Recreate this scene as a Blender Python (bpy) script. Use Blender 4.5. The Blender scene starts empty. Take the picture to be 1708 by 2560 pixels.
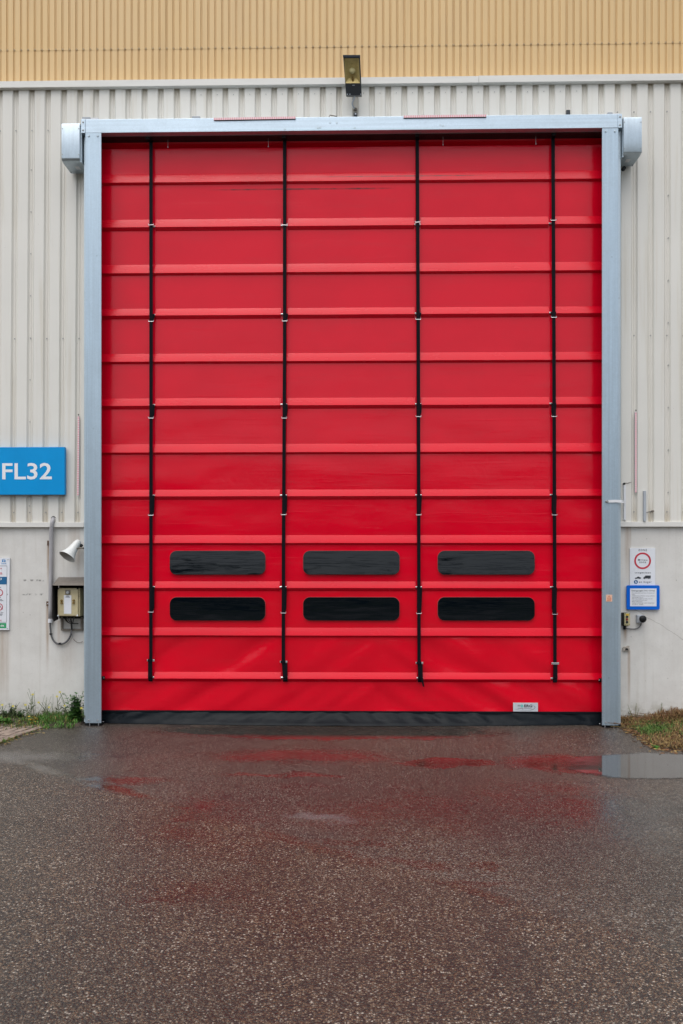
import bpy, bmesh, math, random
from mathutils import Vector, Matrix, noise as mnoise
random.seed(7)
R = math.radians
scene = bpy.context.scene
col = scene.collection

# ------------------------------------------------------------------ camera, sky, sun, exposure
CAM_D, CAM_H, YAW, FPX, CX, HOR = 9.0, 1.92, R(1.02), 1961.0, 854.0, 1400.0
cam_d = bpy.data.cameras.new('camera')
cam = bpy.data.objects.new('camera', cam_d); col.objects.link(cam)
cam.location = (0, -CAM_D, CAM_H)
cam.rotation_euler = (R(90), 0, YAW)
cam_d.sensor_fit = 'HORIZONTAL'; cam_d.sensor_width = 24.0
cam_d.lens = FPX / 1708.0 * 24.0
cam_d.shift_y = (HOR - 1280.0) / 1708.0
cam_d.clip_start = 0.05; cam_d.clip_end = 1500
scene.camera = cam

SUN_EL, SUN_AZ = R(68), R(200)
world = bpy.data.worlds.new('World'); scene.world = world; world.use_nodes = True
wn = world.node_tree.nodes; wl = world.node_tree.links
bg = wn['Background']
sky = wn.new('ShaderNodeTexSky'); sky.sky_type = 'NISHITA'; sky.sun_disc = False
sky.sun_elevation = SUN_EL; sky.sun_rotation = SUN_AZ
sky.air_density = 1.0; sky.dust_density = 2.5; sky.ozone_density = 1.0
hs = wn.new('ShaderNodeHueSaturation'); hs.inputs['Saturation'].default_value = 0.36
wl.new(sky.outputs[0], hs.inputs['Color']); wl.new(hs.outputs[0], bg.inputs['Color'])
bg.inputs['Strength'].default_value = 0.135
sd = bpy.data.lights.new('sun', 'SUN'); sd.energy = 1.1; sd.angle = R(70); sd.color = (1.0, 0.97, 0.92)
sun = bpy.data.objects.new('sun', sd); col.objects.link(sun)
# the sun stands behind the camera, to its left
sdir = Vector((math.sin(SUN_AZ) * math.cos(SUN_EL), math.cos(SUN_AZ) * math.cos(SUN_EL), math.sin(SUN_EL)))
sun.rotation_euler = sdir.to_track_quat('Z', 'Y').to_euler()
scene.view_settings.view_transform = 'Standard'; scene.view_settings.look = 'None'
scene.view_settings.gamma = 1.0; scene.view_settings.use_curve_mapping = False
scene.view_settings.exposure = 0.65
scene.render.engine = 'CYCLES'
scene.cycles.max_bounces = 6

# ------------------------------------------------------------------ survey: a point of the photo on a plane of the place
FW = Vector((-math.sin(YAW), math.cos(YAW), 0)); RT = Vector((math.cos(YAW), math.sin(YAW), 0))
CP = Vector((0, -CAM_D, CAM_H))
def ray(px, py): return FW * FPX + RT * (px - CX) + Vector((0, 0, HOR - py))
def W(px, py, Y):
    d = ray(px, py); return CP + d * ((Y + CAM_D) / d.y)
def G(px, py, z=0.0):
    d = ray(px, py); return CP + d * ((z - CAM_H) / d.z)

# ------------------------------------------------------------------ mesh helper
class MB:
    def __init__(s): s.v, s.f, s.m, s.sm = [], [], [], False
    def add(s, vs, fs, mi=0):
        b = len(s.v); s.v += [Vector(p) for p in vs]
        for f in fs: s.f.append(tuple(b + i for i in f)); s.m.append(mi)
        return s
    def box(s, x0, x1, y0, y1, z0, z1, mi=0):
        if x0 > x1: x0, x1 = x1, x0
        if y0 > y1: y0, y1 = y1, y0
        if z0 > z1: z0, z1 = z1, z0
        vs = [(x0,y0,z0),(x1,y0,z0),(x1,y1,z0),(x0,y1,z0),(x0,y0,z1),(x1,y0,z1),(x1,y1,z1),(x0,y1,z1)]
        return s.add(vs, [(0,3,2,1),(4,5,6,7),(0,1,5,4),(1,2,6,5),(2,3,7,6),(3,0,4,7)], mi)
    def pbox(s, px0, py0, px1, py1, Y, depth, mi=0):
        "box whose front face spans the photo rectangle on plane Y"
        a = W(px0, py0, Y); b = W(px1, py1, Y)
        return s.box(a.x, b.x, Y, Y + depth, b.z, a.z, mi)
    def prism(s, outline, y0, y1, mi=0):
        "outline in XZ, counter-clockwise seen from the front"
        n = len(outline)
        vs = [(x, y0, z) for x, z in outline] + [(x, y1, z) for x, z in outline]
        fs = [tuple(range(n)), tuple(range(2*n-1, n-1, -1))]
        fs += [(i, i + n, (i+1) % n + n, (i+1) % n) for i in range(n)]
        return s.add(vs, fs, mi)
    def extrude_x(s, prof, x0, x1, closed=False, mi=0):
        "profile in YZ swept along X"
        n = len(prof)
        vs = [(x0, y, z) for y, z in prof] + [(x1, y, z) for y, z in prof]
        fs = [(i, i + n, i + n + 1, i + 1) for i in range(n - 1)]
        if closed: fs += [(n-1, 2*n-1, n, 0), tuple(range(n)), tuple(range(2*n-1, n-1, -1))]
        return s.add(vs, fs, mi)
    def tube(s, pts, r, n=8, mi=0, cap=True):
        pts = [Vector(p) for p in pts]; rs = r if isinstance(r, (list, tuple)) else [r] * len(pts)
        b = len(s.v); prev = None
        for i, p in enumerate(pts):
            t = (pts[min(i+1, len(pts)-1)] - pts[max(i-1, 0)]).normalized()
            u = t.orthogonal().normalized() if prev is None else (prev - t * prev.dot(t)).normalized()
            prev = u; w = t.cross(u)
            for k in range(n):
                a = 2 * math.pi * k / n; s.v.append(p + (u * math.cos(a) + w * math.sin(a)) * rs[i])
        for i in range(len(pts) - 1):
            for k in range(n):
                a0 = b + i*n + k; a1 = b + i*n + (k+1) % n
                s.f.append((a0, a1, a1 + n, a0 + n)); s.m.append(mi)
        if cap:
            s.f.append(tuple(b + k for k in reversed(range(n)))); s.m.append(mi)
            e = b + (len(pts)-1)*n; s.f.append(tuple(e + k for k in range(n))); s.m.append(mi)
        return s
    def ball(s, c, r, n=8, mi=0, sy=1.0):
        c = Vector(c); b = len(s.v); m = n // 2
        for i in range(m + 1):
            th = math.pi * i / m
            for k in range(n):
                a = 2*math.pi*k/n
                s.v.append(c + Vector((r*math.sin(th)*math.cos(a), sy*r*math.sin(th)*math.sin(a), r*math.cos(th))))
        for i in range(m):
            for k in range(n):
                a0 = b + i*n + k; a1 = b + i*n + (k+1) % n
                s.f.append((a0, a0 + n, a1 + n, a1)); s.m.append(mi)
        return s
    def disc(s, c, r, y0, y1, n=20, mi=0, r2=None):
        "a short drum standing out of the wall, axis along Y"
        c = Vector(c); r2 = r if r2 is None else r2
        vs = [(c.x + r2*math.cos(2*math.pi*k/n), y0, c.z + r2*math.sin(2*math.pi*k/n)) for k in range(n)]
        vs += [(c.x + r*math.cos(2*math.pi*k/n), y1, c.z + r*math.sin(2*math.pi*k/n)) for k in range(n)]
        fs = [tuple(range(n)), tuple(range(2*n-1, n-1, -1))] + [(k, k+n, (k+1) % n + n, (k+1) % n) for k in range(n)]
        return s.add(vs, fs, mi)
    def ring(s, c, r0, r1, y0, y1, n=40, mi=0):
        c = Vector(c); vs = []
        for (r, y) in ((r0, y1), (r0, y0), (r1, y0), (r1, y1)):
            vs += [(c.x + r*math.cos(2*math.pi*k/n), y, c.z + r*math.sin(2*math.pi*k/n)) for k in range(n)]
        fs = []
        for j in range(3):
            for k in range(n):
                fs.append((j*n + k, j*n + (k+1) % n, (j+1)*n + (k+1) % n, (j+1)*n + k))
        return s.add(vs, fs, mi)
    def build(s, name, mats, parent=None, bevel=0.0, smooth=False, seg=2, auto=None):
        me = bpy.data.meshes.new(name)
        off = Vector((0, 0, 0)); loc = Vector((0, 0, 0))
        if parent is not None: off = world_loc(parent)
        else:
            xs = [p.x for p in s.v]; ys = [p.y for p in s.v]; zs = [p.z for p in s.v]
            off = Vector(((min(xs)+max(xs))/2, (min(ys)+max(ys))/2, min(zs))); loc = off
        me.from_pydata([p - off for p in s.v], [], s.f)
        if not isinstance(mats, (list, tuple)): mats = [mats]
        for m in mats: me.materials.append(m)
        if len(mats) > 1: me.polygons.foreach_set('material_index', s.m)
        bm = bmesh.new(); bm.from_mesh(me)
        bmesh.ops.recalc_face_normals(bm, faces=bm.faces) if bevel or auto else None
        if bevel:
            es = [e for e in bm.edges if len(e.link_faces) == 2 and e.calc_face_angle(0) > 0.5]
            bmesh.ops.bevel(bm, geom=es, offset=bevel, segments=seg, profile=0.6, affect='EDGES', clamp_overlap=True)
        bm.to_mesh(me); bm.free()
        if smooth:
            me.polygons.foreach_set('use_smooth', [True] * len(me.polygons))
            if smooth != True: me.set_sharp_from_angle(angle=R(smooth))
        o = bpy.data.objects.new(name, me); o.location = loc; col.objects.link(o)
        if parent is not None: o.parent = parent
        return o

def world_loc(o):
    p = Vector((0, 0, 0))
    while o is not None: p += o.location; o = o.parent
    return p
def tag(o, label=None, cat=None, group=None, kind=None):
    for k, v in (('label', label), ('category', cat), ('group', group), ('kind', kind)):
        if v: o[k] = v
    return o
def thing(name, label, cat, loc, group=None):
    o = bpy.data.objects.new(name, None); o.location = loc; o.empty_display_size = 0.1; col.objects.link(o)
    return tag(o, label, cat, group)
def rrect(x0, x1, z0, z1, r, n=6):
    pts = []
    for (cx, cz, a) in ((x1-r, z0+r, -90), (x1-r, z1-r, 0), (x0+r, z1-r, 90), (x0+r, z0+r, 180)):
        for k in range(n + 1):
            t = R(a + 90.0*k/n); pts.append((cx + r*math.cos(t), cz + r*math.sin(t)))
    return pts
def prect(px0, py0, px1, py1, Y):
    a = W(px0, py0, Y); b = W(px1, py1, Y); return a.x, b.x, b.z, a.z
def text(name, s, mat, parent, pxl, pxr, pyt, pyb, Y, bold=0.0, space=1.0, cap=True):
    "flat lettering on plane Y: the capitals' height runs pyt..pyb (baseline), the width pxl..pxr"
    cu = bpy.data.curves.new('lettering', 'FONT'); cu.body = s; cu.size = 1.0; cu.offset = bold; cu.space_character = space
    cu.resolution_u = 3
    to = bpy.data.objects.new('lettering_tmp', cu); col.objects.link(to)
    dg = bpy.context.evaluated_depsgraph_get(); me = bpy.data.meshes.new_from_object(to.evaluated_get(dg))
    bpy.data.objects.remove(to); bpy.data.curves.remove(cu)
    xs = [v.co.x for v in me.vertices]; x0, x1 = min(xs), max(xs)
    a = W(pxl, pyt, Y); b = W(pxr, pyb, Y); CAP = 0.729 if cap else 0.53
    off = world_loc(parent)
    for v in me.vertices:
        u = (v.co.x - x0) / (x1 - x0); w = v.co.y / CAP
        v.co = Vector((a.x + (b.x - a.x)*u, Y, b.z + (a.z - b.z)*w)) - off
    me.materials.append(mat)
    o = bpy.data.objects.new(name, me); col.objects.link(o); o.parent = parent
    return o

# ------------------------------------------------------------------ material helper
class NT:
    def __init__(s, name):
        s.mat = bpy.data.materials.new(name); s.mat.use_nodes = True
        s.t = s.mat.node_tree; s.p = s.t.nodes['Principled BSDF']; s.out = s.t.nodes['Material Output']
        s._co = None
    def n(s, kind, **kw):
        nd = s.t.nodes.new(kind)
        for k, v in kw.items(): setattr(nd, k, v)
        return nd
    def put(s, sock, v):
        if isinstance(v, bpy.types.NodeSocket): s.t.links.new(v, sock)
        elif v is not None: sock.default_value = v
    def math(s, op, a, b=None, c=None, clamp=False):
        nd = s.n('ShaderNodeMath', operation=op); nd.use_clamp = clamp
        s.put(nd.inputs[0], a); s.put(nd.inputs[1], b); s.put(nd.inputs[2], c); return nd.outputs[0]
    def vmath(s, op, a, b=None):
        nd = s.n('ShaderNodeVectorMath', operation=op); s.put(nd.inputs[0], a); s.put(nd.inputs[1], b)
        return nd.outputs['Value' if op in ('LENGTH', 'DISTANCE', 'DOT_PRODUCT') else 'Vector']
    def pos(s):
        "position in the world"
        if s._co is None: s._co = s.n('ShaderNodeNewGeometry').outputs['Position']
        return s._co
    def xyz(s):
        nd = s.n('ShaderNodeSeparateXYZ'); s.put(nd.inputs[0], s.pos()); return nd.outputs
    def scaled(s, sc, co=None): return s.vmath('MULTIPLY', co or s.pos(), Vector(sc))
    def noise(s, scale=5.0, detail=4.0, rough=0.55, co=None, dist=0.0):
        nd = s.n('ShaderNodeTexNoise'); s.put(nd.inputs['Vector'], co or s.pos())
        nd.inputs['Scale'].default_value = scale; nd.inputs['Detail'].default_value = detail
        nd.inputs['Roughness'].default_value = rough; nd.inputs['Distortion'].default_value = dist
        return nd.outputs[0]
    def vor(s, scale, co=None, feature='F1', rnd=1.0):
        nd = s.n('ShaderNodeTexVoronoi', feature=feature); s.put(nd.inputs['Vector'], co or s.pos())
        nd.inputs['Scale'].default_value = scale; nd.inputs['Randomness'].default_value = rnd; return nd
    def rng(s, v, a, b, c=0.0, d=1.0, smooth=True):
        nd = s.n('ShaderNodeMapRange'); nd.interpolation_type = 'SMOOTHSTEP' if smooth else 'LINEAR'
        s.put(nd.inputs[0], v)
        for i, x in enumerate((a, b, c, d)): s.put(nd.inputs[i+1], x)
        return nd.outputs[0]
    def mix(s, f, a, b, mode='MIX'):
        nd = s.n('ShaderNodeMix', data_type='RGBA', blend_type=mode)
        s.put(nd.inputs[0], f)
        for i, v in ((6, a), (7, b)):
            s.put(nd.inputs[i], v if isinstance(v, bpy.types.NodeSocket) else (*v[:3], 1.0))
        return nd.outputs[2]
    def ramp(s, v, stops, mode='LINEAR'):
        nd = s.n('ShaderNodeValToRGB'); nd.color_ramp.interpolation = mode
        e = nd.color_ramp.elements
        while len(e) < len(stops): e.new(0.5)
        for el, (p, c) in zip(e, stops): el.position = p; el.color = (*c[:3], 1.0)
        s.put(nd.inputs[0], v); return nd.outputs[0]
    def bump(s, h, strength=0.3, dist=0.01, normal=None):
        nd = s.n('ShaderNodeBump'); nd.inputs['Strength'].default_value = 1.0
        s.put(nd.inputs['Strength'], strength); nd.inputs['Distance'].default_value = dist
        s.put(nd.inputs['Height'], h); s.put(nd.inputs['Normal'], normal) if normal else None
        return nd.outputs[0]
    def set(s, **kw):
        for k, v in kw.items():
            sock = s.p.inputs[k.replace('_', ' ')]
            if isinstance(v, tuple) and len(v) == 3: v = (*v, 1.0)
            s.put(sock, v)
        return s

def mk(name, c, rough=0.5, metal=0.0, var=0.08, scale=6.0, stretch=(1, 1, 1), bump=0.0, bscale=40.0, spec=0.5, rvar=0.1, bdist=0.004):
    t = NT(name); co = t.scaled(stretch)
    nz = t.noise(scale, 5.0, 0.6, co)
    f = t.rng(nz, 0.3, 0.7, 0.0, 1.0, False)
    dark = tuple(x*(1-var) for x in c); lite = tuple(min(1.0, x*(1+var)) for x in c)
    t.set(Base_Color=t.mix(f, dark, lite), Metallic=metal)
    t.set(Roughness=t.rng(t.noise(scale*2.3, 4.0, 0.6, co), 0.3, 0.7, max(0.02, rough-rvar), min(1, rough+rvar), False))
    t.p.inputs['Specular IOR Level'].default_value = spec
    if bump: t.set(Normal=t.bump(t.noise(bscale, 4.0, 0.6, co), bump, bdist))
    return t.mat

def streak(t, X, Z, px, py0, py1, half, Yp=0.36):
    "a run of rust or dirt down a wall from py0 to py1"
    a = W(px, py0, Yp); b = W(px, py1, Yp)
    dx = t.math('ABSOLUTE', t.math('SUBTRACT', X, a.x))
    fx = t.rng(dx, 0.0, half, 1.0, 0.0)
    fz = t.math('MULTIPLY', t.rng(Z, b.z, b.z + (a.z-b.z)*0.75, 0.0, 1.0), t.rng(Z, a.z, a.z + 0.01, 1.0, 0.0))
    return t.math('MULTIPLY', fx, fz)

# --- metal cladding, off-white
def clad_mat(name, c, dirt):
    t = NT(name); X, Y, Z = t.xyz()
    n1 = t.noise(1.0, 6.0, 0.6, t.scaled((14, 14, 0.6))); n2 = t.noise(1.3, 4.0, 0.5)
    base = t.mix(t.rng(n2, 0.35, 0.7), tuple(x*0.955 for x in c), c)
    base = t.mix(t.math('MULTIPLY', t.rng(n1, 0.5, 0.8), 0.5), base, dirt)
    sp = t.vor(1.0, t.scaled((9, 9, 6))); spk = t.rng(sp.outputs['Distance'], 0.012, 0.03, 1.0, 0.0)
    base = t.mix(t.math('MULTIPLY', spk, 0.6), base, tuple(x*0.35 for x in dirt))
    t.set(Base_Color=base, Roughness=t.rng(n2, 0.3, 0.7, 0.42, 0.6, False))
    return t, base, (X, Y, Z)
tw, wbase, (wX, wY, wZ) = clad_mat('off_white_cladding', (0.735, 0.715, 0.660), (0.54, 0.48, 0.37))
# browner tone in the troughs, stronger below the flashing and above the base trim
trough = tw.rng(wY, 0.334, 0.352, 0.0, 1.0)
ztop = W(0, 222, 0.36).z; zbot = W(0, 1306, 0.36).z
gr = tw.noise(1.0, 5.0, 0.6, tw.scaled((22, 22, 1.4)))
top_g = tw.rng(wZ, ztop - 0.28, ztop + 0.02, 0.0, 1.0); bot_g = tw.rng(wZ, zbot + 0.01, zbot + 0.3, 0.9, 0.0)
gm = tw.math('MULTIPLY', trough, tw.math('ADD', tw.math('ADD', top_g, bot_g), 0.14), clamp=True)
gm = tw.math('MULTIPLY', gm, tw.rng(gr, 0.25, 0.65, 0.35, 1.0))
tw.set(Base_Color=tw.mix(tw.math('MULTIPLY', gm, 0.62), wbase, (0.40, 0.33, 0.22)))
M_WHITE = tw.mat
tb, bbase, (bX, bY, bZ) = clad_mat('sand_cladding', (0.71, 0.487, 0.23), (0.50, 0.32, 0.14))
bg_ = tb.math('MULTIPLY', tb.rng(bY, 0.451, 0.459, 0.0, 1.0), tb.rng(tb.noise(1.0, 5.0, 0.6, tb.scaled((30, 30, 0.9))), 0.3, 0.7, 0.1, 0.6))
tb.set(Base_Color=tb.mix(bg_, bbase, (0.50, 0.315, 0.13)))
M_SAND = tb.mat
M_TRIM = mk('white_flashing', (0.71, 0.695, 0.655), 0.45, var=0.05, scale=2.0, stretch=(1, 4, 8))

# --- concrete base wall
t = NT('concrete'); X, Y, Z = t.xyz()
n1 = t.noise(2.2, 7.0, 0.65); n2 = t.noise(1.0, 5.0, 0.6, t.scaled((16, 16, 0.8))); n3 = t.noise(55.0, 4.0, 0.6)
c = t.mix(t.rng(n1, 0.3, 0.7), (0.615, 0.595, 0.56), (0.70, 0.685, 0.65))
c = t.mix(t.math('MULTIPLY', t.rng(n2, 0.5, 0.78), 0.32), c, (0.46, 0.425, 0.365))
c = t.mix(t.math('MULTIPLY', t.rng(n3, 0.60, 0.75), 0.35), c, (0.36, 0.34, 0.31))
sp = t.vor(1.0, t.scaled((7, 7, 7))); c = t.mix(t.math('MULTIPLY', t.rng(sp.outputs['Distance'], 0.02, 0.06, 1.0, 0.0), 0.55), c, (0.18, 0.16, 0.14))
tone = None
for (px, p0, p1, hw, st) in ((120.5, 1363, 1485, .026, .9), (118.7, 1515, 1700, .03, .8), (1564, 1560, 1616, .035, .8), (1572.5, 1627, 1800, .028, .75),
                             (1569, 1316, 1475, .05, .55), (1576, 1316, 1420, .02, .4), (186, 1318, 1440, .10, .35), (8, 1576, 1790, .12, .45), (147, 1553, 1640, .03, .5),
                             (172, 1576, 1720, .14, .25), (16, 1576, 1660, .05, .4), (196, 1318, 1500, .04, .35)):
    m = t.math('MULTIPLY', streak(t, X, Z, px, p0, p1, hw), st)
    tone = m if tone is None else t.math('MAXIMUM', tone, m)
tone = t.math('MULTIPLY', tone, t.rng(t.noise(1.0, 5.0, 0.7, t.scaled((40, 40, 2.5))), 0.25, 0.7, 0.45, 1.0))
c = t.mix(tone, c, (0.30, 0.175, 0.085))
# old glue traces of two removed plates
for (px0, px1, py) in ((58, 112, 1451), (55, 111, 1486)):
    a = W(px0, py, .36); b = W(px1, py, .36)
    m = t.math('MULTIPLY', t.rng(t.math('ABSOLUTE', t.math('SUBTRACT', Z, a.z)), 0.004, 0.016, 1.0, 0.0),
               t.math('MULTIPLY', t.rng(X, a.x-.01, a.x+.02), t.rng(X, b.x-.02, b.x+.01, 1.0, 0.0)))
    m = t.math('MULTIPLY', m, t.rng(t.noise(30.0, 4.0, 0.7), 0.47, 0.58))
    c = t.mix(t.math('MULTIPLY', m, 0.7), c, (0.10, 0.095, 0.09))
low = t.rng(Z, 0.02, 0.30, 0.8, 0.0); c = t.mix(t.math('MULTIPLY', low, t.rng(t.noise(9.0, 6.0, 0.7), 0.42, 0.62)), c, (0.30, 0.27, 0.20))
t.set(Base_Color=c, Roughness=0.85, Normal=t.bump(t.math('ADD', n3, t.math('MULTIPLY', n1, 2.0)), 0.25, 0.004))
t.p.inputs['Specular IOR Level'].default_value = 0.25
M_CONC = t.mat

# --- galvanised sheet steel
def galv(name, c, rough, along=(40, 40, 0.7), metal=0.6):
    t = NT(name)
    n1 = t.noise(1.0, 5.0, 0.6, t.scaled(along)); n2 = t.noise(3.0, 5.0, 0.65); v = t.vor(70.0)
    b = t.mix(t.rng(n1, 0.3, 0.7), tuple(x*0.90 for x in c), tuple(min(1, x*1.06) for x in c))
    b = t.mix(t.math('MULTIPLY', t.rng(n2, 0.5, 0.75), 0.5), b, tuple(x*0.82 for x in c))
    hv = t.n('ShaderNodeSeparateColor'); t.put(hv.inputs[0], v.outputs['Color'])
    b = t.mix(t.math('MULTIPLY', hv.outputs[0], 0.24), b, tuple(x*0.7 for x in c))
    sp = t.vor(5.5); b = t.mix(t.math('MULTIPLY', t.rng(sp.outputs['Distance'], 0.03, 0.08, 1.0, 0.0), 0.4), b, tuple(x*0.45 for x in c))
    t.set(Base_Color=b, Metallic=metal, Roughness=t.rng(n2, 0.3, 0.7, rough-0.06, rough+0.08, False))
    t.set(Normal=t.bump(t.noise(2.0, 2.0, 0.5), 0.15, 0.01))
    return t.mat
M_GALV = galv('galvanised_steel', (0.42, 0.515, 0.59), 0.38, metal=0.66)
M_GALVH = galv('galvanised_steel_beam', (0.52, 0.62, 0.70), 0.42, (0.7, 40, 40), 0.6)
M_GALVS = galv('galvanised_steel_flange', (0.50, 0.585, 0.64), 0.45, (40, 40, 0.7), 0.5)
M_HOUS = galv('galvanised_housing', (0.46, 0.535, 0.59), 0.34, (30, 30, 3), 0.75)
M_STEEL = mk('bright_steel', (0.62, 0.64, 0.66), 0.3, 0.9, bump=0.0)
M_ZINC = mk('zinc_screw', (0.36, 0.36, 0.35), 0.45, 0.6)
M_RUST = mk('rusty_steel', (0.13, 0.075, 0.045), 0.8, 0.2, var=0.4, scale=40, bump=0.3, bscale=90)
M_OLDSTEEL = mk('weathered_steel', (0.20, 0.175, 0.145), 0.6, 0.3, var=0.25, scale=25)

# --- red PVC
def pvc(name, c, rough, fine, big, dirt=False):
    t = NT(name); X, Y, Z = t.xyz()
    creases = t.noise(1.0, 4.0, 0.6, t.scaled((2.2, 2.2, 42)), 0.4)       # fine creases along the cloth
    diag = t.noise(1.0, 3.0, 0.55, t.vmath('ADD', t.scaled((7, 7, 5)), t.n('ShaderNodeCombineXYZ').outputs[0]), 1.2)
    weave = t.noise(420.0, 2.0, 0.5)
    n2 = t.noise(1.7, 4.0, 0.55)
    folds = t.rng(t.noise(1.0, 2.0, 0.5, t.scaled((0.9, 0.9, 26)), 0.6), 0.60, 0.68)    # a few long sharp creases
    quilt = t.noise(1.0, 2.0, 0.5, t.scaled((9, 9, 1.6)))
    h = t.math('ADD', t.math('MULTIPLY', t.rng(creases, 0.45, 0.75, 0, 1, False), fine), t.math('MULTIPLY', diag, big))
    h = t.math('ADD', h, t.math('ADD', t.math('MULTIPLY', folds, fine*1.6), t.math('MULTIPLY', quilt, big*0.5)))
    b = t.mix(t.rng(n2, 0.3, 0.7), tuple(x*0.93 for x in c), c)
    wipe = t.rng(t.noise(1.0, 6.0, 0.65, t.scaled((1.3, 1.3, 9))), 0.5, 0.8)
    b = t.mix(t.math('MULTIPLY', wipe, 0.10), b, (0.34, 0.06, 0.06))           # greyish film of road dust
    nick = t.vor(1.0, t.scaled((1.6, 1.6, 0.9))); nk = t.rng(nick.outputs['Distance'], 0.006, 0.014, 1.0, 0.0)
    b = t.mix(t.math('MULTIPLY', nk, 0.6), b, (0.75, 0.35, 0.35))
    rr = t.rng(t.noise(1.0, 5.0, 0.6, t.scaled((3, 3, 14))), 0.3, 0.7, rough-0.05, rough+0.07, False)
    if dirt:
        # two runs of black rub marks under the drum
        for (px0, px1, py, hw) in ((505, 1010, 474.5, 0.014), (752, 1250, 443.5, 0.010)):
            a = W(px0, py, .2); bb = W(px1, py, .2)
            zz = t.math('ADD', Z, t.math('MULTIPLY', t.math('SUBTRACT', X, a.x), 0.0))
            m = t.math('MULTIPLY', t.rng(t.math('ABSOLUTE', t.math('SUBTRACT', zz, a.z)), hw*0.3, hw, 1.0, 0.0),
                       t.math('MULTIPLY', t.rng(X, a.x, a.x+.5), t.rng(X, bb.x-.5, bb.x, 1.0, 0.0)))
            blot = t.rng(t.noise(1.0, 4.0, 0.6, t.scaled((9, 9, 3))), 0.36, 0.68, 0.35, 1.0)
            b = t.mix(t.math('MULTIPLY', m, blot, clamp=True), b, (0.10, 0.015, 0.015))
    t.set(Base_Color=b, Roughness=rr, Normal=t.bump(h, 0.5, 0.012, None))
    t.p.inputs['Specular IOR Level'].default_value = 0.31
    return t.mat
RED = (0.70, 0.0006, 0.018)
M_RED = pvc('red_pvc', RED, 0.16, 0.03, 0.20, True)
M_REDB = pvc('red_pvc_pocket', RED, 0.24, 0.0, 0.012, True)
M_REDB.node_tree.nodes['Principled BSDF'].inputs['Specular IOR Level'].default_value = 0.25
M_REDL = pvc('red_pvc_loose', (0.70, 0.0006, 0.016), 0.20, 0.03, 0.45)
t = NT('black_pvc')
t.set(Base_Color=(0.003, 0.006, 0.009), Roughness=t.rng(t.noise(6.0), 0.3, 0.7, 0.36, 0.5, False), Normal=t.bump(t.noise(9.0, 4.0, 0.6), 0.4, 0.012))
t.p.inputs['Specular IOR Level'].default_value = 0.13
M_BLACKPVC = t.mat
M_STRAP = mk('black_webbing', (0.006, 0.006, 0.009), 0.65, var=0.2, scale=30, spec=0.08)
M_RUBBER = mk('black_rubber', (0.008, 0.009, 0.010), 0.5, var=0.2, spec=0.3)
M_SEALB = mk('black_seal', (0.018, 0.021, 0.024), 0.4, var=0.3, scale=3, stretch=(2, 1, 6))
t = NT('dark_window_film')
hz = t.rng(t.noise(1.0, 5.0, 0.7, t.scaled((2.2, 2.2, 45)), 1.2), 0.48, 0.8); hw = t.noise(1.0, 2.0, 0.5, t.scaled((1.3, 1.3, 5)))
t.set(Base_Color=(0.002, 0.004, 0.0065), Roughness=0.04, Normal=t.bump(t.math('ADD', t.math('MULTIPLY', hz, 0.10), hw), 0.17, 0.02))
t.p.inputs['Specular IOR Level'].default_value = 0.36
M_FILM = t.mat
M_RIM = mk('window_weld', (0.30, 0.055, 0.06), 0.5)

# --- signs, boxes and small things
M_BLUE = mk('blue_sign_paint', (0.0, 0.285, 0.66), 0.4, var=0.05, scale=3, spec=0.2)
M_BLUE2 = mk('royal_blue_plate', (0.001, 0.125, 0.62), 0.4, var=0.04, spec=0.2)
M_NAVY = mk('petrol_blue_print', (0.01, 0.12, 0.28), 0.4)
M_GREEN = mk('green_print', (0.03, 0.33, 0.13), 0.4)
M_SIGNW = mk('white_sign_paint', (0.74, 0.76, 0.80), 0.35, var=0.03)
M_LETW = mk('white_lettering', (0.80, 0.81, 0.83), 0.4, var=0.02)
M_LETK = mk('dark_lettering', (0.03, 0.035, 0.045), 0.5)
M_LETG = mk('grey_lettering', (0.05, 0.055, 0.07), 0.5)
M_LETR = mk('red_print', (0.52, 0.035, 0.06), 0.4)
M_LETB = mk('blue_print', (0.03, 0.22, 0.50), 0.4)
M_TURQ = mk('turquoise_print', (0.12, 0.50, 0.44), 0.4)
M_SILVER = mk('silver_plate', (0.62, 0.66, 0.70), 0.35, 0.2)
M_ORANGE = mk('orange_sticker', (0.80, 0.50, 0.36), 0.5)
M_ORANGE2 = mk('dark_orange_print', (0.62, 0.12, 0.03), 0.5)
M_HOOD = mk('brown_grey_hood', (0.155, 0.135, 0.115), 0.5, var=0.12)
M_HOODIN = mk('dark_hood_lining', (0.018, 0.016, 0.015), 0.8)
M_CREAM = mk('yellowed_cream_plastic', (0.50, 0.43, 0.26), 0.45, var=0.12, scale=10)
M_BRASS = mk('brass_gland', (0.32, 0.21, 0.07), 0.4, 0.6, var=0.2)
M_HORN = mk('white_horn_enamel', (0.68, 0.69, 0.67), 0.4, var=0.05)
M_HORNIN = mk('grey_horn_throat', (0.36, 0.35, 0.32), 0.6, var=0.1)
M_PIPE = mk('grey_conduit', (0.37, 0.36, 0.37), 0.5, var=0.12, stretch=(6, 6, 1))
M_CABLE = mk('grey_cable', (0.11, 0.11, 0.115), 0.5)
M_YELLOW = mk('yellow_button_box', (0.50, 0.45, 0.25), 0.45, var=0.08)
M_YELLOWP = mk('yellow_patch', (0.62, 0.40, 0.03), 0.45)
M_BTNR = mk('red_button', (0.28, 0.04, 0.03), 0.4)
M_ANTH = mk('anthracite_housing', (0.022, 0.027, 0.033), 0.42, var=0.15)
M_PLAST = mk('white_plastic', (0.72, 0.73, 0.75), 0.4, var=0.03)
M_GREYP = mk('grey_plastic', (0.40, 0.43, 0.47), 0.45)
M_REFL = mk('yellowed_reflector', (0.60, 0.50, 0.27), 0.35, 0.2, var=0.15, scale=14)
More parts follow.
